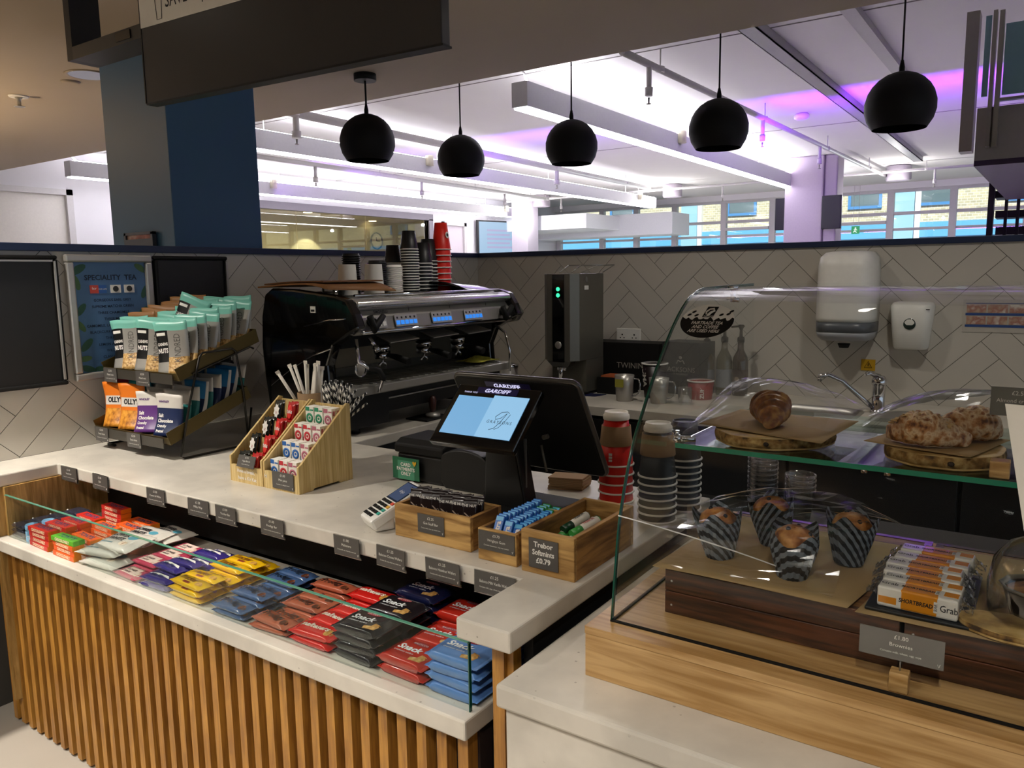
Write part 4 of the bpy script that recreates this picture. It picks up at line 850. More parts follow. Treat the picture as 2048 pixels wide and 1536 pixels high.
part('side_badge', B().box(-1.8995, -1.8985, 3.40, 3.44, 1.39, 1.41), WHITE, t); part('side_badge', B().lathe([(.013, 0), (.013, .001)], n=14), mat('badge_grey', '#77756f', .5), t, loc=(-1.8995, 3.42, 1.44), rot=(0, PI/2, 0))
part('top_rack', B().tube([(-2.0, 3.42, 1.51), (-1.83, 3.42, 1.51), (-1.83, 3.58, 1.51), (-2.0, 3.58, 1.51)], .003, 6, closed=True).tube([(-2.02, 3.36, 1.475), (-2.0, 3.42, 1.51)], .0025, 6).tube([(-1.90, 3.37, 1.475), (-1.83, 3.42, 1.51)], .0025, 6).tube([(-1.90, 3.59, 1.475), (-1.83, 3.58, 1.51)], .0025, 6).tube([(-1.95, 3.36, 1.475), (-1.93, 3.42, 1.51)], .0025, 6), STEEL, t)

# ================================================================== THINGS ON THE BACK WORKTOP
def pos(px, py, dy=0): q = at(px, py, z=ZC); return Vector((q.x, q.y+dy, ZC))
def boxy(name, label, cat, loc, w, d, h, m, rz=0):
    t = thing(name, label, cat, loc, (0, 0, rz)); part('body', B().box(-w/2, w/2, 0, d, 0, h), m, t, bevel=.002); return t
t = boxy('tea_box', 'long black tea chest box with white lettering against the back wall', 'box', (-1.86, 3.70, ZC), .46, .16, .245, MATTE)
text('TWININGS', .042, mat('dim_print', '#9b968c', .6), t, (.09, -.002, .125)); 
t = boxy('tea_box', 'dark grey tea chest box with a crest, right of the longer black one', 'box', (-1.50, 3.66, ZC), .21, .16, .262, mat('box_grey', '#232427', .5), -.12)
text('JACKSONS', .034, mat('dim_print', '#9b968c', .6), t, (0, -.002, .125)); text('OF PICCADILLY', .012, mat('dim_print', '#9b968c', .6), t, (0, -.002, .103))
part('crest', B().tube([(-.022, -.002, .155), (-.012, -.002, .172), (0, -.002, .165), (.012, -.002, .172), (.022, -.002, .155)], .003, 6).ball(0, -.002, .185, .009, .002, .009, 8), mat('dim_print', '#9b968c', .6), t)
t = boxy('snack_tray', 'dark tray with an orange packet in it beside the water boiler', 'tray', (-1.80, 3.50, ZC), .17, .13, .085, MATTE)
part('packet', B().box(-.06, .02, .0, .10, .086, .094), mat('dull_orange', '#a3522a', .5), t); part('packet', B().box(.025, .08, .01, .10, .086, .092), mat('dull_maroon', '#5d2138', .5), t)
t = thing('milk_jug', 'steel milk jug with a yellow label, left of the tall black cup', 'jug', pos(1243, 803, .03))
def jug(t, r=.042, h=.125):
    part('body', B().lathe([(r*.86, 0), (r*.9, .004), (r, h*.35), (r*1.02, h*.6), (r*1.12, h), (r*1.07, h), (r*.98, h*.6), (r*.85, .006)], n=28, caps=False).lathe([(.001, .003), (r*.86, .003)], n=28, caps=False), STEEL, t)
    part('handle', B().tube([(r*1.05, 0, h*.88), (r*1.75, 0, h*.86), (r*1.95, 0, h*.7), (r*1.9, 0, h*.35), (r*1.4, 0, h*.2), (r*.95, 0, h*.22)], .004, 8), CHROME, t)
jug(t); part('label', B().box(-.026, .018, -.0485, -.046, .07, .108), mat('jug_yellow', '#8f8a2c', .6), t)
t = thing('milk_jug', 'plain steel milk jug seen just behind the left edge of the curved case glass', 'jug', pos(1312, 808, .03)); jug(t, .042, .12)
BLKCUP = mat('card_cup_black', '#17090a', .4)
t = thing('paper_cup', 'tall black upright paper cup with a white rim and white lettering behind the milk jugs', 'cup', pos(1300, 797, .05))
part('wall', B().lathe([(.048, 0), (.063, .165), (.062, .165), (.046, .004)], n=30, caps=False), BLKCUP, t); part('rim', B().lathe([(.061, .163), (.066, .165), (.066, .170), (.061, .171)], n=30, caps=False), RIMW, t)
text('ZUMA', .042, INKW, t, (-.034, -.0475, .115), (.1, .0, -.98), (.78, -.5, .05), bold=.03)
t = thing('paper_cup', 'short wide red paper tub with a white rim and white lettering behind the small glass', 'cup', pos(1393, 800, .05))
part('wall', B().lathe([(.054, 0), (.062, .085), (.061, .085), (.052, .004)], n=30, caps=False), mat('tub_red', '#8e2321', .45), t); part('rim', B().lathe([(.060, .084), (.065, .086), (.065, .090), (.060, .091)], n=30, caps=False), RIMW, t)
text('ZUMA', .026, INKW, t, (.028, -.0515, .044), (0, 0, 1), (-.86, -.5, 0), bold=.03)
t = thing('milk_jug', 'small clear glass jug in front of the red tub', 'jug', pos(1366, 810, .02)); part('bowl', B().lathe([(.03, .002), (.033, .08), (.031, .08), (.026, .008), (.001, .008)], n=24, caps=False), PLASTIC, t)
part('handle', B().tube([(.032, 0, .07), (.055, 0, .06), (.052, 0, .025), (.031, 0, .02)], .004, 8), PLASTIC, t)
def bottle(px, py, label, glass, cap, lab, dy=.03, pump=True, hs=1.0):
    t = thing('syrup_bottle', label, 'bottle', pos(px, py, dy))
    part('body', B().lathe([(.036, 0), (.038, .01), (.038, .165*hs), (.034, .19*hs), (.016, .225*hs), (.014, .262*hs)], n=24), glass, t)
    part('cap', B().lathe([(.017, .262*hs), (.017, .285*hs), (.008, .292*hs), (.006, .33*hs)], n=16), cap, t)
    if pump: part('pump_head', B().lathe([(.006, .32*hs), (.012, .335*hs), (.018, .34*hs), (.012, .348*hs)], n=14).tube([(0, 0, .341*hs), (-.045, -.012, .337*hs)], .005, 8), cap, t)
    if lab: part('bottle_label', B().lathe([(.0386, .04*hs), (.0386, .13*hs)], n=24, caps=False), lab, t)
    return t
SYR = mat('dark_syrup', '#23100a', .12, coat=.3); t = bottle(1475, 792, 'dark brown syrup bottle with a black pump, rightmost of the bottles', SYR, MATTE, mat('label_dark', '#2d1710', .5))
part('label_mark', B().lathe([(.011, 0), (.011, .001)], n=14), mat('label_tan', '#8e7d68', .5), t, loc=(-.004, -.0385, .085), rot=(PI/2, 0, 0)); text('Routin', .02, mat('label_tan', '#8e7d68', .5), t, (0, -.0392, .058))
bottle(1440, 792, 'clear syrup bottle with a pale label and black pump, middle of the bottles', mat('pale_syrup', '#5e5a4c', .15), MATTE, mat('label_pale', '#7e8288', .5), .05)
bottle(1402, 790, 'amber syrup bottle with a pale label and black pump, leftmost of the bottles', mat('amber_syrup', '#3d331c', .15), MATTE, mat('label_pale2', '#6f7680', .5), .07, hs=.95)
solo('steel_canister', B().lathe([(.045, 0), (.046, .11), (.05, .115), (.05, .13), (.03, .135), (.01, .14)], n=28), CHROME, 'small steel canister between the coffee machine and the water boiler', 'canister', pos(1045, 775, .0)-Vector((.05, .05, 0)))
solo('leaflet', B().prism([(-.07, -.05, 0), (.06, -.03, 0), (.08, .05, 0), (-.05, .045, 0)], (0, 0, .003)), mat('leaflet_blue', '#1b2145', .35), 'dark blue leaflet lying on the back worktop beside the till screen', 'leaflet', pos(1175, 790))
# ================================================================== TILL, PRINTER, CARD READER
t = thing('till', 'black till with a lit blue customer screen and a large staff screen behind it', 'till', (0, 0, 0))
C0 = at(878.6, 863.7, y=1.425); C1 = at(920, 785, x=C0.x-.003)
upv = (C1-C0).normalized(); Wd = .205; Hd = (C1-C0).length
rt = Vector((1, 0, 0)); F = frame(C0, rt, upv)
def Fx(b, x0, x1, y0, y1, z0, z1): return b.box(x0, x1, y0, y1, z0, z1, F)
cs = part('customer_screen', Fx(B(), -.018, Wd+.022, -.028, Hd+.028, -.02, 0), GLOSSB, t, bevel=.004)
part('display', Fx(B(), 0, Wd, 0, Hd, .0003, .0012), mat('lit_screen_blue', '#7fb9e6', emit=.85), cs)
part('display_area', Fx(B(), .105, Wd, 0, Hd, .0012, .0016), mat('lit_screen_pale', '#98caee', emit=.92), cs)
part('display_tab', Fx(B(), .0, .105, Hd-.008, Hd, .0013, .0017), GLOSSB, cs)
sg = mat('screen_slate', '#33506a', .5)
text('GRAYSONS', .0125, sg, cs, F @ Vector((.155, .045, .0019)), rt, upv, space=1.35, sx=.9)
part('monogram', B().tube([F @ Vector((x, y, .0022)) for x, y in ((.172, .073), (.165, .077), (.15, .074), (.138, .06), (.142, .052), (.155, .058), (.166, .072), (.158, .045), (.148, .027), (.136, .022))], .0007, 5).tube([F @ Vector((x, y, .0022)) for x, y in ((.176, .070), (.17, .05), (.16, .03), (.15, .024))], .0006, 5), mat('monogram_grey', '#5f7f96', .5), cs)
text('GARDIFF', .015, mat('lit_lettering', '#dcd9ff', emit=1.0), cs, F @ Vector((.105, Hd+.012, .001)), rt, upv, bold=.03, shear=.2, sx=1.25)
text('THANK YOU', .007, mat('lit_lettering', '#dcd9ff', emit=1.0), cs, F @ Vector((.03, Hd+.004, .001)), rt, upv)
part('screen_sticker', Fx(B(), .045, .165, Hd+.004, Hd+.022, .0002, .0006), mat('sticker_indigo', '#241d63', .4), cs)
# staff screen behind, facing the other way
a = at(905, 752, y=1.57); c = at(1143, 768, y=1.57); d = at(1196, 945, x=c.x)
zt_, zb_ = a.z, .955; sl = Vector((0, .155, zb_-zt_)).normalized(); L2 = (Vector((0, .155, zb_-zt_))).length
SF = frame((a.x, 1.57, zt_), (1, 0, 0), -sl); wS = c.x-a.x+.01
b = B(); r = .018; pts = []
for cx_, cy_, a0 in ((r, -r, 180), (wS-r, -r, 90), (wS-r, -L2+r, 0), (r, -L2+r, -90)):
    for k in range(6):
        an = math.radians(a0-18*k); pts.append(SF @ Vector((cx_+r*math.cos(an), cy_+r*math.sin(an), 0)))
part('staff_screen', b.prism(pts, SF.to_3x3() @ Vector((0, 0, -.022))), MATTE, t, bevel=.004, label='large black back of the staff screen')
part('screen_rim', B().tube([p+SF.to_3x3() @ Vector((0, 0, -.011)) for p in pts], .0075, 8, closed=True), mat('rim_grey', '#5d5b58', .3, .6), t)
part('top_sticker', B().box(.10, .235, -.033, -.008, .0005, .0012, SF), mat('sticker_indigo', '#241d63', .4), t)
text('GARDIFF', .017, mat('lit_lettering', '#dcd9ff', emit=1.0), t, SF @ Vector((.165, -.020, .0016)), (1, 0, 0), -sl, bold=.03, sx=1.2)
nx = (at(1000, 900, y=1.62).x+at(1045, 900, y=1.62).x)/2
part('stand', B().prism([(nx-.035, 1.56, 1.075), (nx+.045, 1.56, 1.075), (nx+.055, 1.60, ZC+.012), (nx-.075, 1.60, ZC+.012)], (0, .05, 0)).prism([(nx+.045, 1.56, 1.075), (nx+.055, 1.60, ZC+.012), (nx+.055, 1.65, ZC+.012), (nx+.045, 1.61, 1.075)], (.006, 0, 0)), mat('stand_black', '#141414', .4), t, bevel=.006)
part('stand_trim', B().box(nx+.052, nx+.058, 1.60, 1.606, ZC+.012, 1.06), mat('stand_grey', '#777671', .35), t)
part('arm', B().box(nx-.05, nx+.05, 1.48, 1.62, 1.065, 1.10), BLACK, t, bevel=.008)
part('foot', B().box(nx-.12, nx+.16, 1.55, 1.76, ZC, ZC+.014), MATTE, t, bevel=.005)
part('keys', B().tube([(nx+.11, 1.60, 1.07), (nx+.125, 1.60, 1.075)], .006, 8).tube([(nx+.105, 1.60, 1.05), (nx+.12, 1.60, .985)], .003, 6), DSTEEL, t)
solo('cable', B().tube([(-1.14, 1.62, ZC+.004), (-1.06, 1.60, ZC+.005), (-1.0, 1.66, ZC+.005), (-.95, 1.74, ZC+.005), (-.93, 1.79, ZC+.005)], .004, 8), MATTE, 'black cable running across the stone from the till foot', 'cable')
# printer
px0, px1 = -1.60, -1.40
t = thing('receipt_printer', 'black receipt printer with a green card payments sign stuck on its front', 'printer', (-1.50, 1.70, ZC))
part('body', B().box(-.095, .085, 0, .15, .0, .085), BLACK, t, bevel=.008); part('lid', B().prism([(-.10, -.008, .085), (-.10, -.008, .112), (-.10, .02, .126), (-.10, .15, .126), (-.10, .15, .085)], (.19, 0, 0)), MATTE, t, bevel=.006)
t2 = thing('till_base_unit', 'black domed unit between the receipt printer and the till stand', 'till unit', (-1.335, 1.69, ZC))
part('body', B().prism([(.085*math.cos(PI*k/10), 0, .085+.035*math.sin(PI*k/10)) for k in range(11)]+[(-.085, 0, .02), (-.07, 0, 0), (.07, 0, 0), (.085, 0, .02)], (0, .14, 0)), BLACK, t2, bevel=.005)
q0 = at(786, 910, y=1.689); q1 = at(840, 962, y=1.689)
t = thing('card_payments_sign', 'small green CARD PAYMENTS ONLY sign on the front of the receipt printer', 'sign', (q0.x, 1.6895, q1.z-.002))
w, h = q1.x-q0.x, q0.z-q1.z
part('sheet', B().box(0, w, -.003, -.001, 0, h), mat('sign_green', '#2b6a4b', .4), t); part('panel', B().box(w*.2, w*.82, -.0036, -.003, 0, h*.86), mat('sign_green_light', '#4b9070', .4), t)
for k, s in enumerate(('CARD', 'PAYMENTS', 'ONLY')): text(s, .0145, INKW, t, (w*.5, -.004, h*(.68-.21*k)), bold=.03)
part('heart', B().prism([(w*.84+.008*x, -.0042, h*.78+.008*z) for x, z in ((0, -1), (.9, .1), (.9, .7), (.45, .9), (0, .5), (-.45, .9), (-.9, .7), (-.9, .1))], (0, -.0005, 0)), mat('heart_yellow', '#d9a81a', .5), t)
# reader
q = at(785, 1052, z=ZC)
t = thing('card_reader', 'white card reader with lit screen and black keys at the front of the counter', 'card reader', (-1.325, 1.31, ZC), (0, 0, math.radians(-24)))
M = Matrix.Rotation(math.radians(25), 4, 'X')
part('body', B().box(-.037, .037, 0, .155, .004, .034, M), WHITE, t, bevel=.006); part('base', B().box(-.034, .034, .0, .05, 0.001, .03), WHITE, t, bevel=.005)
part('slot', B().box(-.026, .026, -.0006, .002, .008, .013), MATTE, t); part('slot', B().box(-.030, .030, -.001, .0, .022, .0235), mat('seam_grey', '#9c9a94', .5), t)
part('bezel', B().box(-.032, .032, .078, .146, .0342, .0352, M), mat('bezel_slate', '#2b3242', .2), t); part('display', B().box(-.028, .028, .083, .142, .0353, .036, M), mat('lit_slate_screen', '#3f5378', emit=.55), t)
text('dojo', .014, INKW, t, M @ Vector((0, .112, .0365)), M.to_3x3() @ Vector((1, 0, 0)), M.to_3x3() @ Vector((0, 1, 0)))
kc = [MATTE, mat('key_red', '#c94a34', .5), mat('key_yellow', '#d9a63a', .5), mat('key_teal', '#2f9a86', .5)]
for r_ in range(5):
    for c_ in range(4):
        if r_ == 4 and c_ == 3: continue
        k = 0 if c_ < 3 else (1, 2, 3, 3)[min(r_, 3)]
        x = -.0265+c_*.0172; y = .070-r_*.0135
        if r_ == 0: y = .070
        part('key', B().box(x-.0065, x+.0065, y-.0052, y+.0042, .034, .0365, M), kc[k], t, bevel=.001)
# ================================================================== WOODEN BINS ON THE COUNTER
def bin_(name, label, x0, x1, y0, y1, h, th=.011, card=None):
    cx, cy = (x0+x1)/2, (y0+y1)/2; w, d = (x1-x0)/2, (y1-y0)/2
    t = thing(name, label, 'wooden box', (cx, cy, ZC))
    part('front_board', B().box(-w, w, -d, -d+th, 0, h), RUSTIC, t, bevel=.0015); part('back_board', B().box(-w, w, d-th, d, 0, h), RUSTIC, t, bevel=.0015)
    part('side_board', B().box(-w, -w+th, -d+th+.0005, d-th-.0005, 0, h), wood('rustic_side', '#6e4a22', '#b28546', 'Y', 8, 8, .6), t, bevel=.0015); part('side_board', B().box(w-th, w, -d+th+.0005, d-th-.0005, 0, h), _M['rustic_side'], t, bevel=.0015)
    part('bottom', B().box(-w+th, w-th, -d+th, d-th, 0, .008), RUSTIC, t); return t, w, d
t, w, d = bin_('wooden_box', 'weathered wooden box of dark chocolate bars beside the card reader', -1.245, -1.02, 1.311, 1.43, .078)
def price_card(parent, x, y, z, cw, ch, lines, label=None, m=CARD, ink=INKW, sizes=None, tick=True, fr=((1, 0, 0), (0, 0, 1))):
    Fc = frame((x, y, z), *fr)
    c = part('price_card', B().box(-cw/2, cw/2, -ch/2, ch/2, 0, .0014, Fc), m, parent)
    n = len(lines); 
    for k, s in enumerate(lines):
        sz = (sizes or [ch*.20, ch*.19, ch*.10])[min(k, 2 if not sizes else len(sizes)-1)]
        sx = min(1, cw*.92/max(.001, len(s)*sz*.52))
        text(s, sz, ink, c, Fc @ Vector((0, ch*(.30-.27*k), .0017)), fr[0], fr[1], sx=sx, bold=0 if tick else .03)
    if tick: part('emblem', B().tube([Fc @ Vector((cw*.43, -ch*.32, .0017)), Fc @ Vector((cw*.445, -ch*.42, .0017)), Fc @ Vector((cw*.46, -ch*.30, .0017))], .0005, 4), INKW, c)
    return c
price_card(t, .0, -d-.001, .045, .078, .044, ['£2.25', 'Gut Stuff Bar', 'Contains cocoa, nuts, may contain traces'])
CHOC = mat('dark_choc_wrap', '#1c1213', .28, coat=.3)
def flow_pack(L, W, T, crimp=.012, n=16, puff=.35, zig=.0015, seed=1, box=0.7):
    """flow wrapped packet lying flat, base at z=0, length on x, crimped ends"""
    rr = random.Random(seed); b = B(); R = []
    xs = [-L/2, -L/2+crimp*.5, -L/2+crimp] + [-L/2+crimp+(L-2*crimp)*k/6 for k in (0.35, 1, 2, 3, 4, 5, 5.65)] + [L/2-crimp, L/2-crimp*.5, L/2]
    N = 18
    for i, x in enumerate(xs):
        e = i in (0, 1, 2, len(xs)-3, len(xs)-2, len(xs)-1); s_ = (abs(x)/(L/2-crimp))
        th = .0012 if e else T*(1-.25*(max(0, s_)**6))*(1+rr.uniform(-.04, .04)*puff*2)
        ww = W*(1.03 if e else .99-.02*rr.random()); ring = []
        for k in range(N):
            a = 2*PI*k/N; c_ = math.copysign(abs(math.cos(a))**(box*.55), math.cos(a)); s2 = math.copysign(abs(math.sin(a))**(box*.7), math.sin(a))
            dx = (zig*(1 if k % 2 else -1) if i in (0, len(xs)-1) else 0)
            ring.append(b.bm.verts.new((x+dx, ww/2*c_, T/2+th/2*s2+(rr.uniform(-.0006, .0006)*puff if not e else 0))))
        R.append(ring)
    for i in range(len(R)-1):
        for k in range(N): b._f([R[i][k], R[i][(k+1) % N], R[i+1][(k+1) % N], R[i+1][k]], True)
    b._f(R[0]); b._f(R[-1]); return b
def stand(tilt=0.0, yaw=0.0, roll=0.0):
    """rotation that stands a flat packet (x=length, z=face) upright with the face to the front"""
    return (Matrix.Rotation(yaw, 3, 'Z') @ Matrix.Rotation(-tilt, 3, 'X') @ Matrix.Rotation(roll, 3, 'Y') @ Matrix(((0, 1, 0), (0, 0, -1), (-1, 0, 0)))).to_euler()
chocm = flow_pack(.085, .034, .012, .010, seed=4).mesh('wrapper', CHOC); swirl = mat('wrap_tan_print', '#a08e80', .5)
spots = [(-.082, -.012, 0), (-.078, .012, .1), (-.048, -.014, -.1), (-.046, .01, .05), (-.02, -.008, .05), (-.015, .014, -.1), (.012, -.016, .1), (.016, .008, 0), (.046, -.014, -.05), (.05, .010, .1), (.078, -.012, .05), (.08, .012, -.1)]
for k, (x, y, a) in enumerate(spots):
    c = thing('chocolate_bar', 'dark wrapped chocolate bar in the wooden box, %s row, %s from the left' % ('front' if k % 2 == 0 else 'back', ORD[k//2]), 'chocolate bar', (t.location.x+x, t.location.y+y, ZC+.064), (math.radians(90-14), math.radians(90), a+math.radians(0)))
    c.rotation_euler = stand(.18, a+.25)
    part('wrapper', chocm, None, c)
    text('THE NUT', .0085, INKW, c, (-.026, 0, .0140), (0, 1, 0), (-1, 0, 0), bold=.02)
    part('print_swirl', B().tube([(.012+.022*math.cos(u/2), .012*math.sin(u/1.3), .0136) for u in range(0, 12)], .0009, 4).tube([(.005+.010*math.sin(u), -.012+.024*u/8, .0136) for u in range(9)], .0008, 4), swirl, c)
t, w, d = bin_('wooden_box', 'narrow wooden box packed with blue and green chewing gum', -.985, -.885, 1.292, 1.49, .070)
price_card(t, .0, -d-.001, .046, .094, .042, ['£0.70', 'Wrigleys Gum', 'Contains sweetener, soya may contain'])
GB = mat('gum_blue', '#1766c0', .3, coat=.4); GG = mat('gum_green', '#1f8a3a', .3, coat=.4); GLB = mat('gum_light_blue', '#5fb4e6', .3)
gm = B().box(-.0105, .0105, -.005, .005, 0, .072).mesh('wrapper', GB)
gx = [-.026, -.003, .020]
for r_ in range(3):
    for k in range(12):
        green = k >= 9 and r_ >= 1
        c = thing('chewing_gum_pack', '%s chewing gum pack in the narrow box, %s row, %s from the front' % ('green' if green else 'blue', ('left', 'middle', 'right')[r_], ORD[k]), 'chewing gum', (t.location.x+gx[r_]+.003, t.location.y-d+.018+k*.0135, ZC+.016+.008*(r_ == 0)), (-math.radians(34+(8 if r_ == 2 else 0)), 0, .10+random.uniform(-.08, .08)))
        if green:
            if k == 9 and r_ == 1: gmg = gm.copy(); gmg.materials.clear(); gmg.materials.append(GG)
            part('wrapper', gmg, None, c, bevel=.002)
        else: part('wrapper', gm, None, c, bevel=.002)
        text('extra', .017, INKW, c, (0, -.0056, .040), (0, 0, 1), (-1, 0, 0), bold=.03); part('print_flash', B().box(-.0085, .0085, -.0054, -.005, .060, .069), GLB, c)
t, w, d = bin_('wooden_box', 'larger wooden box of mint rolls at the right end of the counter', -.868, -.742, 1.285, 1.552, .090, .012)
price_card(t, -.008, -d-.001, .045, .070, .062, ['Trebor', 'Softmints', '£0.79'], sizes=[.0155, .0155, .0155], tick=False)
def mint(loc, rot, mats, label):
    c = thing('mint_roll', label, 'mint roll', loc, rot); b = B()
    b.mi = 0; b.tube([(-.04, 0, 0), (-.012, 0, 0)], .0095, 14); b.mi = 1; b.tube([(-.012, 0, 0), (.038, 0, 0)], .0095, 14); b.mi = 0; b.tube([(.038, 0, 0), (.043, 0, 0)], [.0095, .006], 14)
    part('wrapper', b, mats, c); text('TREBOR', .010, mats[2], c, (.012, 0, .0098), (1, 0, 0), (0, 1, 0), bold=.02, sx=.9)
MG = mat('mint_dark_green', '#0d3b22', .35); MW = mat('mint_white', '#d9d5c8', .4); MR = mat('mint_red', '#a42a25', .5); MGL = mat('mint_green', '#3f9a45', .35)
for k, (x, y, z, a, ms, lab) in enumerate(((-.018, .0, .052, 1.35, [MG, MW, INKB], 'white and dark green mint roll lying on top at the left of the mint box'), (.012, -.01, .050, 1.25, [MGL, MW, MR], 'white mint roll with a bright green end, middle of the mint box'), (.034, .02, .046, 1.3, [MW, MW, MR], 'all white mint roll lying on top at the right of the mint box'), (-.028, -.035, .032, 1.5, [MGL, MGL, INKW], 'green mint roll low at the left front of the mint box'), (.0, -.05, .028, 1.1, [MG, MGL, INKW], 'green mint roll low at the front middle of the mint box'), (.03, -.055, .026, 1.4, [MG, MW, INKB], 'mint roll with a black end low at the right front of the mint box'), (-.02, .05, .03, 1.3, [MG, MG, INKW], 'dark mint roll at the back left of the mint box'), (.02, .06, .03, 1.35, [MG, MW, INKB], 'mint roll at the back right of the mint box'))):
    mint((t.location.x+x, t.location.y+y+.012, ZC+z+.018), (0, -.2, a), ms, lab)
# kraft sleeves
q = at(1110, 985, z=ZC)
for k in range(7):
    solo('cup_sleeve', B().prism([(-.055, -.028, 0), (.045, -.034, 0), (.058, .03, 0), (-.045, .034, 0)], (0, 0, .0045)), KRAFT, 'flat brown card cup sleeve in the small pile behind the gum box, %s' % level(k, 7), 'cup sleeve', (-1.105+random.uniform(-.003, .003), 1.885, ZC+.0005+k*.005), (0, 0, .35+random.uniform(-.06, .06)))
# counter cups
def front_stack(loc, n, step, wall, nm, where, dims=(.046, .0325, .122), sleeve=True):
    last, z = stack((loc[0], loc[1], ZC), n, step, dims, wall, where, nm, '')
    if sleeve:
        sl = B().lathe([(.0415, 0), (.0365, .052), (.0385, .052), (.0435, 0)], n=28, caps=False)
        part('sleeve', sl, KRAFT, last, loc=(0, 0, .055), label='brown card sleeve')
        lid = B().lathe([(.0345, 0), (.0355, .004), (.0345, .012), (.032, .013), (.031, .021), (.028, .021), (.027, .017), (.001, .017)], n=28, caps=False)
        solo('cup_lid', lid, CREAM, 'cream plastic lid sitting on top of the %s' % where.replace('in ', ''), 'lid', (loc[0], loc[1], ZC+z+dims[2]+.001))
    return last
last = front_stack((-.933, 1.842), 5, .0250, RED, 'red paper cup', 'in the red stack beside the till')
part('print_blocks', B().box(-.012, -.003, -.0455, -.0445, .016, .022).box(-.012, -.003, -.0450, -.0440, .024, .030).box(-.012, -.003, -.0445, -.0435, .032, .038), RIMW, last); last.rotation_euler = (0, 0, .3)
front_stack((-.772, 1.748), 7, .0185, mat('cup_charcoal', '#2b2b2b', .45), 'charcoal paper cup', 'in the charcoal stack seen through the case glass', (.046, .0325, .112))
front_stack((-.752, 1.868), 9, .0165, CUPB, 'black paper cup', 'in the slim black stack behind the charcoal cups', (.043, .031, .10), sleeve=False)
clr = B().lathe([(.026, 0), (.037, .088), (.040, .09), (.040, .096), (.037, .098), (.035, .092), (.025, .004), (.001, .004)], n=26, caps=False).mesh('bowl', PLASTIC)
for (x, y), n, wh in (((-.60, 2.04), 9, 'taller stack behind the glass case'), ((-.515, 2.09), 4, 'shorter stack behind the glass case')):
    z = .792
    z = {9: .795, 4: .80}[n]
    for k in range(n): solo('plastic_cup', clr, None, 'clear plastic cup in the %s, %s' % (wh, level(k, n)), 'cup', (x, y, z+k*.013), (0, 0, k))

# ================================================================== BAMBOO ORGANISER WITH BISCUITS AND DRINK CARTONS
def organiser(x0, x1, label, txt=None):
    t = thing('stepped_organiser', label, 'organiser', (x0, 1.421, ZC)); w = x1-x0; D = .206; th = .008
    side = [(0, 0, .0), (0, .05, .0), (0, .055, .006), (0, .15, .006), (0, .155, 0), (0, D, 0), (0, D, .232), (0, D-.012, .235), (0, .012, .085), (0, 0, .078)]
    part('side_board', B().prism(side, (th, 0, 0)), BAMBOO, t, bevel=.0012); part('side_board', B().prism([(w-th, y, z) for _, y, z in side], (th, 0, 0)), BAMBOO, t, bevel=.0012)
    part('front_board', B().box(th, w-th, 0, th, 0, .052), BAMBOO, t); part('back_board', B().box(th, w-th, D-th, D-.001, .002, .225), BAMBOO, t)
    for k in range(4): part('step', B().box(th, w-th, .012+.047*k, .012+.047*(k+1), .020+.045*k, .026+.045*k), BAMBOO, t); part('riser', B().box(th, w-th, .010+.047*k, .0125+.047*k, .002 if k == 0 else .026+.045*(k-1), .030+.045*k), BAMBOO, t)
    if txt:
        for k, s in enumerate(txt): text(s, .015, INKW, t, (w/2+.005*k, -.001, .036-.021*k), bold=.02)
    return t, w
tA, wA = organiser(-2.024, -1.872, 'left bamboo stepped organiser holding black, white and red wafer packs', ['Have a break,', 'have a Kit Kat'])
tB, wB = organiser(-1.868, -1.712, 'right bamboo stepped organiser holding small illustrated drink cartons', ['Have a break,'][:0])
text('H', .016, INKW, tB, (.012, -.001, .036), bold=.02)
price_card(tA, wA/2+.008, -.002, .068, .080, .036, ['£1.75', 'Vegan Biscuit', 'Contains wheat and soya'], fr=((1, 0, 0), (0, .35, .94)))
price_card(tB, wB/2+.012, -.002, .032, .092, .050, ['£1.00', 'Mini juice', 'Contains no allergens listed'])
KW = flow_pack(.062, .030, .010, .007, seed=8)
KWm = KW.mesh('wrapper', mat('wafer_black_wrap', '#0f1410', .25, coat=.4)); KRm = flow_pack(.062, .030, .010, .007, seed=9).mesh('wrapper', mat('wafer_red_wrap', '#b01c1e', .25, coat=.4))
UP = Matrix(((0, 1, 0), (0, 0, -1), (-1, 0, 0)))  # stands a flat pack up: its length vertical, its top towards -y
WPT = mat('wafer_white_print', '#e6e2da', .5)
for k in range(4):
    for j, (m_, nm) in enumerate(((KWm, 'black and white'), (KRm, 'red'))):
        for q_ in range(2):
            x = -2.024+.045+.060*j+random.uniform(-.003, .003); y = 1.421+.018+.047*k+.013*q_; z = ZC+.027+.045*k+.033
            c = thing('wafer_pack', '%s wrapped wafer on the %s step up of the left organiser, %s' % (nm, ORD[k], 'front' if q_ == 0 else 'behind'), 'wafer', (x, y, z), stand(.22, random.uniform(-.1, .1)))
            part('wrapper', m_, None, c)
            if j == 0:
                part('print', B().prism([((.024 if i % 2 else .017)*math.cos(2*PI*i/16)+.002, (.0135 if i % 2 else .009)*math.sin(2*PI*i/16), .0114) for i in range(16)], (0, 0, .001)), WPT, c); text('V', .014, MR, c, (.008, 0, .0126), (0, 1, 0), (-1, 0, 0))
            else:
                part('print', B().ball(.0, 0, .0112, .024, .011, .0010, 10), mat('wafer_bright_red', '#d8322c', .4), c); text('KitKat', .014, INKW, c, (.0, 0, .0124), (0, 1, 0), (-1, 0, 0), bold=.03, sx=.62)
cm = B().box(-.017, .017, 0, .016, 0, .058).mesh('carton', PAPERW)
tiers = [('blue', 'red', 'plain'), ('blue', 'blue', 'plain'), ('red', 'red', 'plain'), ('green', 'green', 'plain')]
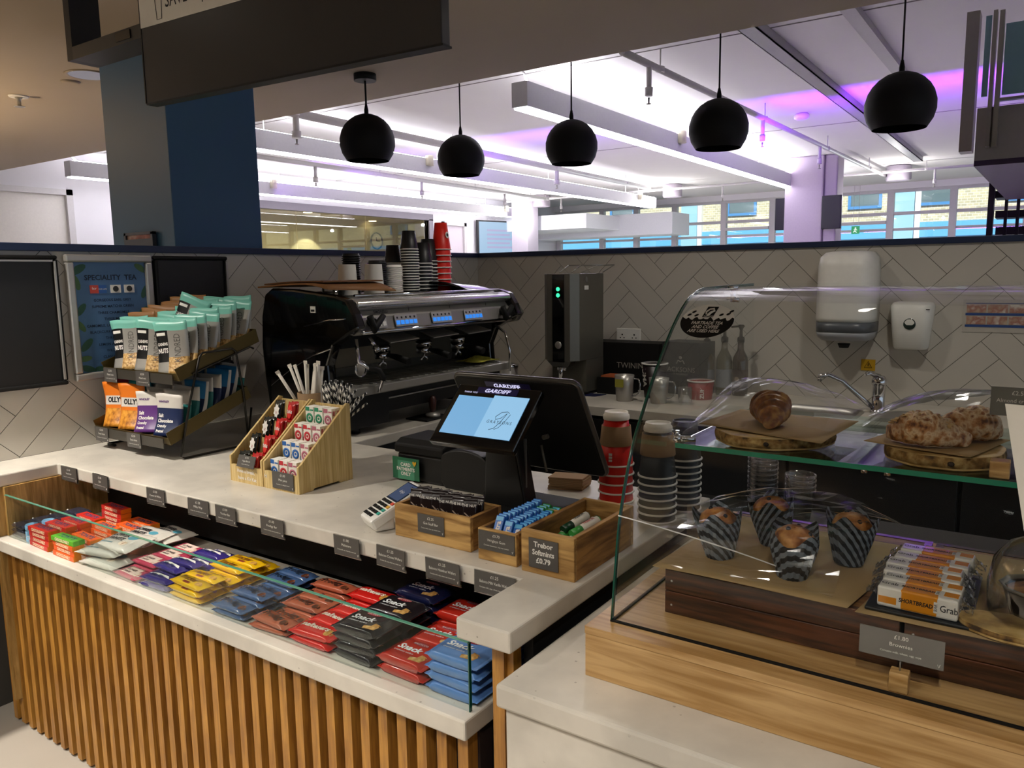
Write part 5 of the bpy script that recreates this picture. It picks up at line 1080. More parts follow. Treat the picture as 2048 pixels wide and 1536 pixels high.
RC = {'blue': mat('carton_blue', '#2c66b0', .5), 'red': mat('carton_red', '#c22a34', .5), 'green': mat('carton_green', '#2b8a63', .5), 'plain': mat('carton_pink', '#b5697a', .5)}
for k, tr in enumerate(tiers):
    for j, col in enumerate(tr):
        for q_ in range(2):
            x = -1.868+.030+.040*j+.002; y = 1.421+.016+.047*k+.0185*q_; z = ZC+.0265+.045*k
            c = thing('drink_carton', 'white drink carton with %s print, %s step up, %s column, %s' % (col if col != 'plain' else 'pink', ORD[k], ('left', 'middle', 'right')[j], 'in front' if q_ == 0 else 'behind'), 'carton', (x, y, z), (0, 0, random.uniform(-.05, .05)))
            part('carton', cm, None, c); m_ = RC[col]
            Fq = Matrix.Translation((0, -.0003, .024)) @ Matrix.Rotation(PI/2, 4, 'X')
            part('print_ring', B().lathe([(.0145, 0), (.0145, .0006), (.0075, .0006), (.0075, 0)], n=20, caps=False, M=Fq), m_, c); part('print_centre', B().lathe([(.004, 0), (.004, .0006)], n=14, M=Fq), m_, c)
            part('print_band', B().box(-.0165, .0, -.0008, -.0002, .045, .057).box(.003, .0165, -.0008, -.0002, .046, .050).box(-.016, .016, -.0008, -.0002, .002, .006), m_, c)
            for s in (1,): part('side_print', B().box(.017, .0176, .003, .013, .006, .02).box(.017, .0176, .004, .012, .036, .05), m_, c)
# straws behind the organiser
ST = striped('stripe_black_white', '#0d0d0d', '#e6e2d8', 26, 'DIAG', .5)
wr = B().tube([(0, 0, 0), (0, 0, .19)], .005, 8).box(-.007, .007, -.0006, .0006, .188, .20).mesh('straw', mat('straw_wrap', '#d6d0c4', .6))
ss = B().tube([(0, 0, 0), (0, 0, .15)], .0036, 8).mesh('straw', ST)
t = thing('straw_cup', 'brown paper holder of straws behind the bamboo organisers', 'holder', (-1.935, 1.672, ZC)); part('holder', B().lathe([(.034, 0), (.042, .245), (.040, .245), (.032, .004)], n=20, caps=False), KRAFT, t)
t = thing('straw_holder', 'brown paper holder of striped stirrers behind the right organiser', 'holder', (-1.835, 1.672, ZC)); part('holder', B().lathe([(.036, 0), (.040, .15), (.038, .15), (.034, .004)], n=20, caps=False), KRAFT, t)
rr = random.Random(5)
for k in range(14):
    le = k < 3; a = (-.50+.10*k) if le else rr.uniform(-.02, .14)
    solo('paper_straw', wr, None, 'white wrapped paper straw leaning far to the left, %s from the left' % ORD[k] if le else 'white wrapped paper straw in the upright bunch behind the left organiser', 'straw', (-1.93+.006*(k-6)*(.4 if le else .8), 1.655+rr.uniform(0, .03), ZC+.12+rr.uniform(0, .03)), (rr.uniform(-.12, .08), a, rr.random()), group=None if le else 'upright wrapped straws')
for k in range(34):
    a = -.25+1.15*k/33+rr.uniform(-.1, .1)
    solo('paper_straw', ss, None, 'black and white striped stirrer in the bunch behind the drink cartons', 'straw', (-1.83+rr.uniform(-.015, .015), 1.668+rr.uniform(-.02, .02), ZC+.125+rr.uniform(0, .02)), (rr.uniform(-.3, .25), a*.9+.1, 0), group='striped stirrers behind the cartons')
# ================================================================== WIRE RACK WITH TRAYS OF SNACK POUCHES
RX0, RX1 = -2.868, -2.402
t = thing('display_rack', 'dark wire rack with two tilted bronze trays of snacks beside the left tiled wall', 'rack', (-2.63, 1.62, ZC))
def loc_(p): return Vector(p)-Vector((-2.63, 1.62, ZC))
for x in (RX0-.004, RX1+.004):
    part('wire_frame', B().tube([loc_(p) for p in ((x, 1.79, 1.0), (x, 1.765, ZC+.004), (x, 1.51, ZC+.004), (x, 1.495, ZC+.012), (x, 1.545, 1.06), (x, 1.592, 1.205), (x, 1.605, 1.218), (x, 1.725, 1.222), (x, 1.738, 1.212), (x, 1.76, 1.06), (x, 1.769, ZC+.02))], .004, 8), WIRE, t)
    part('tray_arm', B().tube([loc_(p) for p in ((x, 1.56, 1.15), (x, 1.80, 1.222), (x, 1.815, 1.215))], .0035, 6), WIRE, t)
part('foot_wire', B().tube([loc_(p) for p in ((RX0, 1.50, ZC+.004), (RX0+.05, 1.50, ZC+.004))], .004, 6), WIRE, t)
TRAYS = {}
for nm, FB, FT, BT, BB in (('lower', (1.466, .918), (1.451, .962), (1.778, 1.081), (1.796, 1.037)), ('upper', (1.516, 1.129), (1.499, 1.172), (1.833, 1.285), (1.845, 1.238))):
    b = B(); th = .0025
    for x in (RX0, RX1-th): b.prism([loc_((x, *FB)), loc_((x, *FT)), loc_((x, *BT)), loc_((x, *BB))], (th, 0, 0))
    b.prism([loc_((RX0+th, FB[0], FB[1])), loc_((RX0+th, BB[0], BB[1])), loc_((RX0+th, BB[0], BB[1]+th)), loc_((RX0+th, FB[0], FB[1]+th))], (RX1-RX0-2*th, 0, 0))
    lipz = FB[1]+.026
    b.prism([loc_((RX0+th, FB[0], FB[1]+th)), loc_((RX0+th, FB[0]-.009, lipz)), loc_((RX0+th, FB[0]-.0065, lipz)), loc_((RX0+th, FB[0]+.0025, FB[1]+th))], (RX1-RX0-2*th, 0, 0))
    b.prism([loc_((RX0+th, BB[0], BB[1]+th)), loc_((RX0+th, BT[0], BT[1])), loc_((RX0+th, BT[0]-.0025, BT[1])), loc_((RX0+th, BB[0]-.0025, BB[1]+th))], (RX1-RX0-2*th, 0, 0))
    part('tray', b, BRONZE, t, label='%s bronze tray' % nm)
    part('label_rail', B().box(-.232, .205, FB[0]-1.62-.014, FB[0]-1.62-.011, FB[1]-ZC-.012, FB[1]-ZC+.022), mat('rail_dark_grey', '#39352f', .4), t)
    for xx in (-.18, .03): price_card(t, xx, FB[0]-1.62-.016, FB[1]-ZC-.001, .085, .052, ['£2.50', 'Mixed nuts' if nm == 'upper' else 'Snack bites', 'Contains nuts, may contain milk'])
    TRAYS[nm] = (FB, BB)
def pouch(W, H, T, zones, seed=0, lean_top=.0):
    """stand up pouch: base centre at the origin, face towards -y; zones(u,v,front)->slot; u 0..1 across, v 0..1 up"""
    b = B(); nu, nv = 10, 12; rr = random.Random(seed); wob = [rr.uniform(-1, 1) for _ in range(nv+1)]
    def pnt(u, v, f):
        th = T*max(0, math.sin(PI*u))**.5*(max(0, 1-(v/.86))**.55 if v < .86 else 0)*.5+.0005
        wv = W*(1-.05*math.sin(PI*v)*(1 if v < .86 else .3)); k = .012*math.sin(PI*v*1.1)*(1)-.010*v+.004*math.sin(3*u+wob[0]*3)*v
        return Vector(((u-.5)*wv+.003*wob[1]*v, (-th if f else th)+k+lean_top*v*v*.5, H*v+.002*math.sin(6*u+wob[2])*(v > .8)))
    b.surf = lambda x, z: pnt(min(.97, max(.03, x/W+.5)), min(1, max(0, z/H)), 1).y
    L = {}
    for f in (0, 1): L[f] = [[b.bm.verts.new(pnt(i/nu, j/nv, f)) for j in range(nv+1)] for i in range(nu+1)]
    for f in (0, 1):
        A = L[f]
        for i in range(nu):
            for j in range(nv):
                b.mi = zones((i+.5)/nu, (j+.5)/nv, f)
                q = [A[i][j], A[i+1][j], A[i+1][j+1], A[i][j+1]]; b._f(q if f else q[::-1], True)
    b.mi = 0
    for j in range(nv):
        for i in (0, nu): b._f([L[0][i][j], L[0][i][j+1], L[1][i][j+1], L[1][i][j]])
    for i in range(nu): b._f([L[0][i][0], L[1][i][0], L[1][i+1][0], L[0][i+1][0]]); b._f([L[0][i][nv], L[0][i+1][nv], L[1][i+1][nv], L[1][i][nv]])
    return b
def wrap_text(s, size, m, parent, surf, x, z, vertical=False, off=.0007, name='lettering', **kw):
    me = text_mesh(s, size, **kw).copy(); me.materials.clear(); me.materials.append(m)
    for p in me.polygons: p.material_index = 0
    for v in me.vertices:
        a, b_ = v.co.x, v.co.y
        if vertical: a, b_ = -b_, a
        v.co = Vector((x+a, surf(x+a, z+b_)-off, z+b_))
    o = bpy.data.objects.new(name, me); COL.objects.link(o); o.parent = parent; return o
def wrap_patch(name, m, parent, surf, x0, x1, z0, z1, off=.0004):
    b = B(); N = 6
    b.grid(lambda u, v: Vector((x0+(x1-x0)*u, surf(x0+(x1-x0)*u, z0+(z1-z0)*v)-off, z0+(z1-z0)*v)), N, N)
    return part(name, b, m, parent)
MINT = mat('pouch_mint', '#78bfae', .35); PSIL = mat('pouch_silver', '#a5a29b', .3, .3); NUTS = blotch('nuts', ['#6d451d', '#c79c58', '#e0c187'], 110, .45, .7); PBLK = mat('pouch_black', '#141414', .35); KTOP = mat('pouch_kraft', '#8f6438', .5)
def nz(u, v, f):
    if v > .86: return 1
    if f and u < .42 and .24 < v: return 0
    if f and v < .36 and u > .42: return 3
    return 2
nb = pouch(.118, .185, .034, nz, 1); nsurf = nb.surf; nut_m = nb.mesh('pouch', [PBLK, MINT, PSIL, NUTS]); nut_k = pouch(.118, .190, .034, nz, 1).mesh('pouch', [PBLK, KTOP, PSIL, NUTS])
FB, BB = TRAYS['upper']; n9 = 9
def on_tray(nm, f): A, Bk = TRAYS[nm]; return A[0]+(Bk[0]-A[0])*f, A[1]+(Bk[1]-A[1])*f+.004
cols_ = [(-2.775, 'left'), (-2.635, 'middle'), (-2.478, 'right')]
rr = random.Random(11); src = {}
for c_, (x, cn) in enumerate(cols_):
    for k in range(n9):
        kr = (c_ == 0 and k >= 2); y, z = on_tray('upper', .09+.85*k/n9)
        lab = '%s topped nut pouch, %s row of the upper rack tray, %s from front' % ('kraft' if kr else 'mint', cn, ORD[k])
        key = 'k' if kr else 'm'; lo = (x+rr.uniform(-.006, .006), y, z); ro = (-.20-.02*k+rr.uniform(-.07, .07), rr.uniform(-.11, .11), rr.uniform(-.14, .14)+(.48 if k == 0 else .36))
        if c_ == 0 and k == 0: ro = (-.22, -.10, .42)
        if key not in src:
            p_ = thing('nut_pouch', lab, 'snack pouch', lo, ro); part('pouch', nut_k if kr else nut_m, None, p_); src[key] = p_
            wrap_text('NUTS', .022, INKW, p_, nsurf, -.031, .085, bold=.04, sx=.66); wrap_text('CASHEWS', .014, INKW, p_, nsurf, -.031, .108, bold=.04, sx=.58); wrap_patch('brand_strip', INKW, p_, nsurf, -.050, -.018, .138, .148)
            wrap_text('KINDRED', .030, mat('letter_grey', '#5d5b57', .4), p_, nsurf, .022, .092, vertical=True, sx=.78)
        else: dup(src[key], lo, ro, lab)
t = dup(src['m'], (-2.60, 1.64, 1.235), (-.3, .35, .45), 'mint topped nut pouch lying tilted on top of the others on the upper tray')
# lower tray
def simple_pouch(key, mats, zones, W, H, T, deco, seed=3):
    return (pouch(W, H, T, zones, seed).mesh('pouch', mats), deco)
OR = mat('pouch_orange', '#d9731a', .35, coat=.3); CRISP = blotch('pretzels', ['#7a3f0e', '#c98428', '#e0a040'], 55, .4, .4); PUR = mat('pouch_purple', '#5d3277', .35); PWH = mat('pouch_white', '#cfcac2', .4); PNAVY = mat('pouch_navy', '#1d2a4f', .35); PTEAL = mat('pouch_teal', '#1d6a66', .35); PBLUE = mat('pouch_blue', '#2f7cb3', .35); PPINK = mat('pouch_pink', '#d9295a', .35); PTUR = mat('pouch_turquoise', '#2196a3', .35)
def zo(u, v, f): return 1 if (f and v < .44 and .12 < u < .9) else 0
def zp(u, v, f): return 1 if v > .68 else 0
def zb_(u, v, f): return 2 if (u < .1 or u > .9) else (1 if v > .55 and f else 0)
KIND = {}
def mk(kd, W, H, T, zf, sd, mats, nm_):
    b = pouch(W, H, T, zf, sd); KIND[kd] = (b, b.surf, nm_); sf = b.surf; KIND[kd] = (b.mesh('pouch', mats), nm_, sf)
mk('orange', .104, .165, .04, zo, 4, [OR, CRISP], 'orange pretzel pouch with a white badge'); mk('purple', .108, .145, .03, zp, 5, [PUR, PWH], 'purple and white thins pouch')
mk('navy', .108, .145, .03, zp, 6, [PNAVY, PWH], 'navy and white thins pouch'); mk('teal', .108, .145, .03, zp, 7, [PTEAL, PWH], 'teal and white thins pouch')
mk('blue', .108, .150, .03, zb_, 8, [PNAVY, PBLUE, PWH], 'navy and bright blue pouch'); mk('pink', .104, .165, .04, zo, 9, [PPINK, CRISP], 'pink topped pouch'); mk('turquoise', .104, .165, .04, zo, 10, [PTUR, CRISP], 'turquoise topped pouch')
def deco(p_, kd, sf):
    if kd == 'orange': wrap_patch('badge', PWH, p_, sf, -.044, .044, .082, .115); wrap_text("OLLY'S", .026, INKB, p_, sf, 0, .099, bold=.05, sx=.78)
    elif kd in ('purple', 'navy', 'teal'):
        for k, s in enumerate(('Salt', 'Chocolate', 'Crunchy', 'Pretzel')): wrap_text(s, .017 if k < 2 else .013, INKW, p_, sf, -.040, .070-.018*k, align='LEFT', bold=.04, sx=.85)
        wrap_text('WHOLEY', .010, PUR, p_, sf, -.020, .118, bold=.03)
    elif kd == 'blue': wrap_text('SALT', .015, INKW, p_, sf, 0, .05, bold=.03)
rows = {0: ['orange', 'pink', 'pink', 'orange'], 1: ['orange', 'turquoise', 'turquoise', 'teal', 'orange'], 2: ['purple', 'purple', 'navy', 'navy', 'teal', 'teal', 'blue', 'navy'], 3: ['navy', 'teal', 'teal', 'blue', 'teal', 'navy', 'blue', 'blue', 'teal']}
for c_, x in enumerate((-2.812, -2.706, -2.598, -2.478)):
    lst = rows[c_]
    for k, kd in enumerate(lst):
        y, z = on_tray('lower', .10+.82*k/9); me, nm_, sf = KIND[kd]
        lab = '%s, column %s of the lower tray, %s from front' % (nm_, ('one', 'two', 'three', 'four')[c_], ORD[k])
        lo = (x+rr.uniform(-.003, .003), y, z+.002); ro = (-.26-.025*k+rr.uniform(-.04, .04), rr.uniform(-.04, .04), (.40 if k == 0 else .30)+rr.uniform(-.06, .06))
        if c_ == 3: lo = (x, y, z+.002)
        if kd in src: dup(src[kd], lo, ro, lab)
        else:
            p_ = thing('snack_pouch', lab, 'snack pouch', lo, ro); part('pouch', me, None, p_); deco(p_, kd, sf); src[kd] = p_

# ================================================================== PRICE CARDS ALONG THE COUNTER EDGE
PC = [(139, 949, '£1.40', 'Snack bar'), (201, 963, '£1.80', 'Slab'), (312, 993, '£1.50', 'Power & White'), (397, 1011, '£1.20', 'Milky Way'), (452, 1028, '£1.00', 'Tracker Bar'), (545, 1054, '£1.00', 'Prodigy Bar'), (694, 1090, '£1.00', 'Maltesers'), (782, 1112, '£1.25', 'Balocco Cocoa Wafers'), (886, 1146, '£1.25', 'Balocco Hazelnut Wafers'), (990, 1170, '£1.25', 'Balocco Milk Vanilla Wafers')]
PW = [.096, .092, .088, .090, .088, .088, .088, .088, .098, .102]
for k, (px, py, pr, nm_) in enumerate(PC):
    q = at(px, py, y=CF_-.004)
    t = thing('price_holder', 'grey price card clipped to the counter edge, %s from the left' % ORD[k], 'price card', (q.x, CF_-.001, .838), (random.uniform(-.04, .04), random.uniform(-.02, .02), random.uniform(-.05, .05)))
    price_card(t, 0, -.004, 0, PW[k], .046, [pr, nm_, 'Contains milk, soya, wheat may contain nuts'])
    part('clear_clip', B().box(-PW[k]/2-.002, PW[k]/2+.002, -.004, -.001, -.027, .0235), PLASTIC, t)

# ================================================================== SNACKS ON THE LOW SHELF
from mathutils.bvhtree import BVHTree
def drape(t, me):
    """lays the printed lettering and pictures of a packet onto its curved top"""
    tree = BVHTree.FromPolygons([v.co for v in me.vertices], [tuple(p.vertices) for p in me.polygons])
    for o in list(t.children):
        if o.name.startswith('wrapper'): continue
        lett = o.name.startswith('lettering'); bm = bmesh.new(); bm.from_mesh(o.data); bm.transform(o.matrix_basis); o.matrix_basis = Matrix.Identity(4)
        if not lett:
            zc_ = max(v.co.z for v in bm.verts); bmesh.ops.delete(bm, geom=[f for f in bm.faces if f.calc_center_median().z < zc_-.0006 or abs(f.normal.z) < .3], context='FACES')
            bmesh.ops.subdivide_edges(bm, edges=[e for e in bm.edges if e.calc_length() > .008], cuts=4, use_grid_fill=True); bmesh.ops.triangulate(bm, faces=bm.faces[:])
        for v in bm.verts:
            h = tree.ray_cast(Vector((v.co.x, v.co.y, 1)), Vector((0, 0, -1)))[0]
            if h is not None: v.co.z = h.z+(.0008 if lett else .0005)
        bm.to_mesh(o.data); bm.free()
SZ = .6605
WRP = {}
def wrap(col, key): return mat('wrap_'+key, col, .24, coat=.5, var=.12, scale=30, bump=.25)
def column(proto_fn, cells, pitch_z):
    """cells: (x, y, levels, label template)"""
    src_ = None
    for x, y, n_, lab in cells:
        for k in range(n_):
            lo = (x+random.uniform(-.003, .003), y+random.uniform(-.002, .002), SZ+k*pitch_z); ro = (0, 0, random.uniform(-.06, .06)); lb = '%s, %s' % (lab, level(k, n_))
            if src_ is None: src_ = proto_fn(lo, ro, lb)
            else: dup(src_, lo, ro, lb)
def wafer_proto(col, key, name, cat, T=.0215, L=.127, W=.084, cream='#e9d9a0', badge='#7a1320', txt='Snack'):
    me = flow_pack(L, W, T, .009, seed=len(key)*3, puff=.15, box=.35).mesh('wrapper', wrap(col, key))
    z = max(v.co.z for v in me.vertices)+.0004
    def fn(lo, ro, lb):
        t = thing(name, lb, cat, lo, ro); part('wrapper', me, None, t)
        text(txt, .026, mat('cream_ink', cream, .5), t, (-.010, .004, z), (1, 0, 0), (0, 1, 0), bold=.03, shear=.15); part('brand_badge', B().ball(0, .028, z-.0003, .022, .0065, .0006, 12), mat('badge_wine', badge, .4), t)
        text('BALOCCO', .008, INKW, t, (0, .028, z+.0006), (1, 0, 0), (0, 1, 0)); text('cremoso wafers', .008, mat('cream_ink', cream, .5), t, (-.012, -.013, z), (1, 0, 0), (0, 1, 0), shear=.2)
        part('wafer_picture', B().prism([(.018, -.034, z-.0008), (.046, -.030, z-.0008), (.050, -.008, z-.0008), (.032, -.004, z-.0008), (.03, -.018, z-.0008), (.014, -.022, z-.0008)], (0, 0, .0008)), blotch_w, t)
        drape(t, me); return t
    return fn
blotch_w = blotch('wafer_tan', ['#8a5a24', '#c79a55', '#e3c78d'], 70, .5, .1)
column(wafer_proto('#5b86c4', 'sky', 'wafer_packet', 'wafers', badge='#8e1a2c', cream='#dfe6e6'), [(-.905, 1.130, 4, 'sky blue wafer packet in the front stack at the shelf right end'), (-.903, 1.224, 4, 'sky blue wafer packet in the second stack back at the right end'), (-.903, 1.318, 3, 'sky blue wafer packet in the rear stack at the right end')], .0222)
column(wafer_proto('#b32a1c', 'brick', 'wafer_packet', 'wafers'), [(-1.037, 1.132, 2, 'red wafer packet in the front stack left of the sky blue ones'), (-1.037, 1.224, 2, 'red wafer packet in the second stack behind the front red wafers'), (-1.040, 1.316, 3, 'red wafer packet in the rear stack of red wafers')], .0222)
column(wafer_proto('#1c1b1f', 'night', 'wafer_packet', 'wafers'), [(-1.166, 1.130, 4, 'black wafer packet in the front stack left of the red wafers'), (-1.166, 1.222, 4, 'black wafer packet in the second stack behind the front black wafers')], .0192)
column(wafer_proto('#141a3c', 'indigo', 'wafer_packet', 'wafers'), [(-1.160, 1.315, 4, 'dark navy wafer packet at the back behind the black wafers')], .0222)
def bar_proto(col, key, name, cat, txt, tcol, L, W, T, patch=None, seed=1, tsz=.6, sx=1.0, extra=None, bold=.03, shear=0.0):
    me = flow_pack(L, W, T, .010, seed=seed, puff=.6, box=.75).mesh('wrapper', wrap(col, key))
    z = max(v.co.z for v in me.vertices)+.0005
    def fn(lo, ro, lb):
        t = thing(name, lb, cat, lo, ro); part('wrapper', me, None, t)
        if patch: part('picture_patch', B().ball(L*.32, -W*.12, z-.0012, L*.085, W*.24, .0010, 12), patch, t)
        text(txt, W*tsz, mat('ink_'+tcol.strip('#'), tcol, .4), t, (-L*.07, W*.06, z), (1, 0, 0), (0, 1, 0), bold=bold, sx=sx, shear=shear)
        if extra: extra(t, z)
        drape(t, me); return t
    return fn
def rows_(x, n_rows, w, heights, lab, y0=1.078, xo=0.0):
    return [(x+xo*i+random.uniform(-.004, .004), y0+w/2+i*(w+.002), heights[i], '%s, %s row from the glass' % (lab, ORD[i])) for i in range(n_rows)]
choc_p = blotch('choc_pieces', ['#2a130b', '#5d3420', '#a9683c'], 80, .35, .3); nut_p = blotch('oat_pieces', ['#a3681f', '#d6a64e', '#8a4a18'], 70, .4, .3)
mer_p = blotch('meringue_swirl', ['#b98a5a', '#e7d8c2', '#9a6a44'], 60, .5, .2)
column(bar_proto('#c8201a', 'malt', 'chocolate_bag', 'chocolate', 'maltesers', '#f2ead8', .128, .056, .017, nut_p, 21, .42, .95, shear=.2), rows_(-1.300, 4, .058, [2, 2, 2, 3], 'red malt chocolate bag'), .0185)
column(bar_proto('#a4563c', 'copper', 'chocolate_bar', 'chocolate bar', 'Prodigy', '#150906', .126, .046, .014, choc_p, 22, .60, .84, bold=.012), rows_(-1.440, 5, .046, [2, 1, 2, 2, 3], 'copper wrapped chocolate bar'), .0155)
column(bar_proto('#3a567f', 'slate', 'chocolate_bar', 'chocolate bar', 'Prodigy', '#0a0f1c', .122, .046, .014, choc_p, 23, .60, .84, bold=.012), rows_(-1.583, 5, .046, [2, 3, 2, 3, 3], 'slate blue wrapped chocolate bar'), .0155)
column(bar_proto('#e0b312', 'yolk', 'cereal_bar', 'cereal bar', 'Tracker', '#5a200f', .134, .040, .016, nut_p, 24, .64, .86, bold=.012, extra=lambda t, z: part('print_box', B().box(-.012, .016, -.017, -.009, z-.0008, z+.0003), mat('box_brown', '#7b2a12', .4), t), shear=.15), rows_(-1.766, 6, .040, [3, 3, 2, 3, 3, 2], 'yellow wrapped cereal bar'), .0175)
def swoosh(t, z): part('print_swoosh', B().prism([(-.05, .004, z-.001), (-.02, .014, z-.001), (.03, .010, z-.001), (.045, -.002, z-.001), (.01, .004, z-.001), (-.02, .002, z-.001)], (0, 0, .0012)), INKW, t)
column(bar_proto('#342a78', 'violet', 'chocolate_bar', 'chocolate bar', 'Milky Way', '#26305e', .122, .036, .015, None, 25, .38, .9, extra=swoosh), rows_(-1.905, 6, .038, [2, 3, 3, 2, 3, 2], 'violet blue chocolate bar with white swoosh'), .0165)
def pinkx(t, z):
    part('label_panel', B().box(-.045, .03, -.018, .020, z-.0016, z-.0004), mat('label_blush', '#e8cfc2', .5), t); text('& WHITE', .010, INKB, t, (-.015, -.010, z), (1, 0, 0), (0, 1, 0), bold=.03)
column(bar_proto('#b83a58', 'rose', 'meringue_packet', 'meringue packet', 'FLOWER', '#2a1418', .118, .052, .014, mer_p, 26, .26, .85, extra=pinkx), rows_(-2.045, 4, .054, [1, 2, 2, 2], 'rose pink meringue packet with pale label'), .016)
# white pouches lying loosely
wm = flow_pack(.155, .105, .022, .010, seed=31, puff=1.0, box=.9).mesh('wrapper', wrap('#cfccc2', 'ivory'))
src_w = None
for k, (x, y, z, a, tl_, lab) in enumerate(((-2.185, 1.125, 0, .08, 0, 'bottom white meringue pouch at the front of the snack shelf'), (-2.215, 1.135, .024, .22, .0, 'upper white meringue pouch tilted over the front one'), (-2.19, 1.165, .040, .15, .12, 'white meringue pouch leaning just behind the tilted one'), (-2.20, 1.235, .035, .05, .1, 'white meringue pouch second row back'), (-2.18, 1.30, .025, -.06, 0, 'white and teal meringue pouch at the back of the shelf'))):
    if src_w is None:
        t = thing('meringue_pouch', lab, 'meringue pouch', (x, y, SZ+z), (0, 0, a)); part('wrapper', wm, None, t); zz = .0245
        for i, s in enumerate(('FLOWER', '& WHITE')): text(s, .021, INKB, t, (-.028, .018-.022*i, zz), (1, 0, 0), (0, 1, 0), bold=.05, sx=.9)
        part('print_splash', B().ball(.03, .012, .0232, .024, .014, .0012, 12), mat('splash_teal', '#4b93a6', .5), t); part('meringue_picture', B().ball(.028, -.022, .0232, .020, .013, .0014, 12), mer_p, t); part('print_line', B().box(-.06, -.01, -.030, -.024, .0235, .0242), mat('line_slate', '#57767e', .5), t); drape(t, wm); src_w = t
    else: dup(src_w, (x, y, SZ+z), (tl_, 0, a), lab)
# small boxed chocolate: red, orange, one green on top
def choc_box(col, key, end):
    bm1 = B().box(-.062, .062, -.017, .017, 0, .0145).mesh('carton', mat('box_'+key, col, .4, var=.15, scale=90)); 
    def fn(lo, ro, lb):
        t = thing('chocolate_carton', lb, 'chocolate box', lo, ro); part('carton', bm1, None, t, bevel=.001)
        part('end_flap', B().box(.0621, .0628, -.0172, .0172, 0, .0147), mat('flap_'+key, end, .4), t); text('CHOCOLONELY', .0125, mat('ink_cream_'+key, '#f0d9b4', .5), t, (0, -.0173, .0072), bold=.05, sx=.85)
        text("TONY'S", .022, mat('ink_blue_'+key, '#30456e', .5), t, (.0, .0, .0148), (1, 0, 0), (0, 1, 0), bold=.04, sx=1.1); return t
    return fn
column(choc_box('#c4281d', 'red', '#e07a1a'), [(-2.505, 1.088, 4, 'red chocolate carton in the front stack near the left end'), (-2.500, 1.136, 4, 'red chocolate carton in the second stack near the left end'), (-2.50, 1.184, 4, 'red chocolate carton in the third stack near the left end'), (-2.50, 1.232, 4, 'red chocolate carton in the fourth stack near the left end'), (-2.485, 1.305, 5, 'dark red chocolate carton in the rear stack near the left end')], .0152)
column(choc_box('#df5a1c', 'orange', '#ef8a1c'), [(-2.350, 1.084, 3, 'orange chocolate carton in the front stack under the green one'), (-2.36, 1.145, 3, 'orange chocolate carton in the second stack'), (-2.36, 1.205, 4, 'orange chocolate carton in the third stack'), (-2.34, 1.27, 3, 'orange chocolate carton in the fourth stack'), (-2.35, 1.32, 3, 'orange chocolate carton in the rear stack')], .0152)
choc_box('#5aa62c', 'green', '#6ab53a')((-2.350, 1.084, SZ+.0456), (0, 0, .02), 'lone green chocolate carton on top of the front orange stack')
# slate grey bars and pale blue tins at the very left
gb = flow_pack(.085, .05, .014, .006, seed=41, puff=.3, box=.4).mesh('wrapper', wrap('#2f3040', 'graphite'))
src_g = None
for i, y in enumerate((1.105, 1.16, 1.215, 1.27)):
    for k in range(3):
        lb = 'graphite grey bar at the far left of the snack shelf, %s row, %s' % (ORD[i], level(k, 3)); lo = (-2.664, y, SZ+k*.0152)
        if src_g is None:
            src_g = thing('snack_bar', lb, 'snack bar', lo); part('wrapper', gb, None, src_g); part('white_dot', B().ball(-.03, -.018, .013, .003, n=8), INKW, src_g)
        else: dup(src_g, lo, (0, 0, 0), lb)
tin = B().lathe([(.018, 0), (.019, .003), (.019, .015), (.017, .018), (.013, .018), (.012, .016), (.001, .016)], n=20, caps=False).mesh('tin', mat('pale_blue_tin', '#7fb0d6', .35))
for i, y in enumerate((1.095, 1.145, 1.20, 1.26)):
    for k in range(3 if i < 2 else 2): solo('mint_tin', tin, None, 'small round pale blue tin, %s row from the glass, %s' % (ORD[i], level(k, 3 if i < 2 else 2)), 'tin', (-2.596, y, SZ+k*.0185))

# ================================================================== CONTENTS OF THE GLASS CASE
CT = .9765
def crate(x0, x1, lab):
    t = thing('wooden_crate', lab, 'crate', ((x0+x1)/2, 1.37, BZ+.0005)); w = (x1-x0)/2; H = CT-BZ-.001
    part('front_board', B().box(-w, w, -.19, -.178, 0, H*.5).box(-w, w, -.19, -.178, H*.52, H), DCRATE, t, bevel=.001); part('back_board', B().box(-w, w, .178, .19, 0, H), DCRATE, t)
    part('side_board', B().box(-w, -w+.012, -.177, .177, 0, H), DCRATE, t); part('side_board', B().box(w-.012, w, -.177, .177, 0, H), DCRATE, t); part('top_board', B().box(-w+.012, w-.012, -.177, .177, H-.008, H-.001), wood('crate_top', '#4c2f18', '#93683a', 'X', 8, 10), t)
    part('nails', B().ball(-w+.012, -.1905, H*.75, .002, n=6).ball(-w+.012, -.1905, H*.2, .002, n=6), STEEL, t)
crate(-.505, -.147, 'dark wooden crate turned over under the muffins'); crate(-.141, .30, 'dark wooden crate turned over under the shortbread bars')
def sheet(name, corners, m, label, cat, amp=.003, n=12, th=.0006, seed=2, arch=0.0):
    rr = random.Random(seed); ph = [rr.uniform(0, 6) for _ in range(6)]; c = [Vector(p) for p in corners]; o = c[0].copy()
    def f(u, v):
        p = c[0]*(1-u)*(1-v)+c[1]*u*(1-v)+c[2]*u*v+c[3]*(1-u)*v-o
        p.z += amp*(math.sin(5*u+ph[0]+2*v)+.6*math.sin(7*v+ph[1]))*.5+arch*math.sin(PI*u)*math.sin(PI*v); return p
    return solo(name, B().grid(f, n, n, th), m, label, cat, o)
sheet('baking_paper', [(-.525, 1.172, CT+.004), (-.215, 1.165, CT+.006), (-.165, 1.50, CT+.002), (-.50, 1.52, CT+.002)], KPAPER, 'brown baking paper under the four muffins', 'paper', .002)
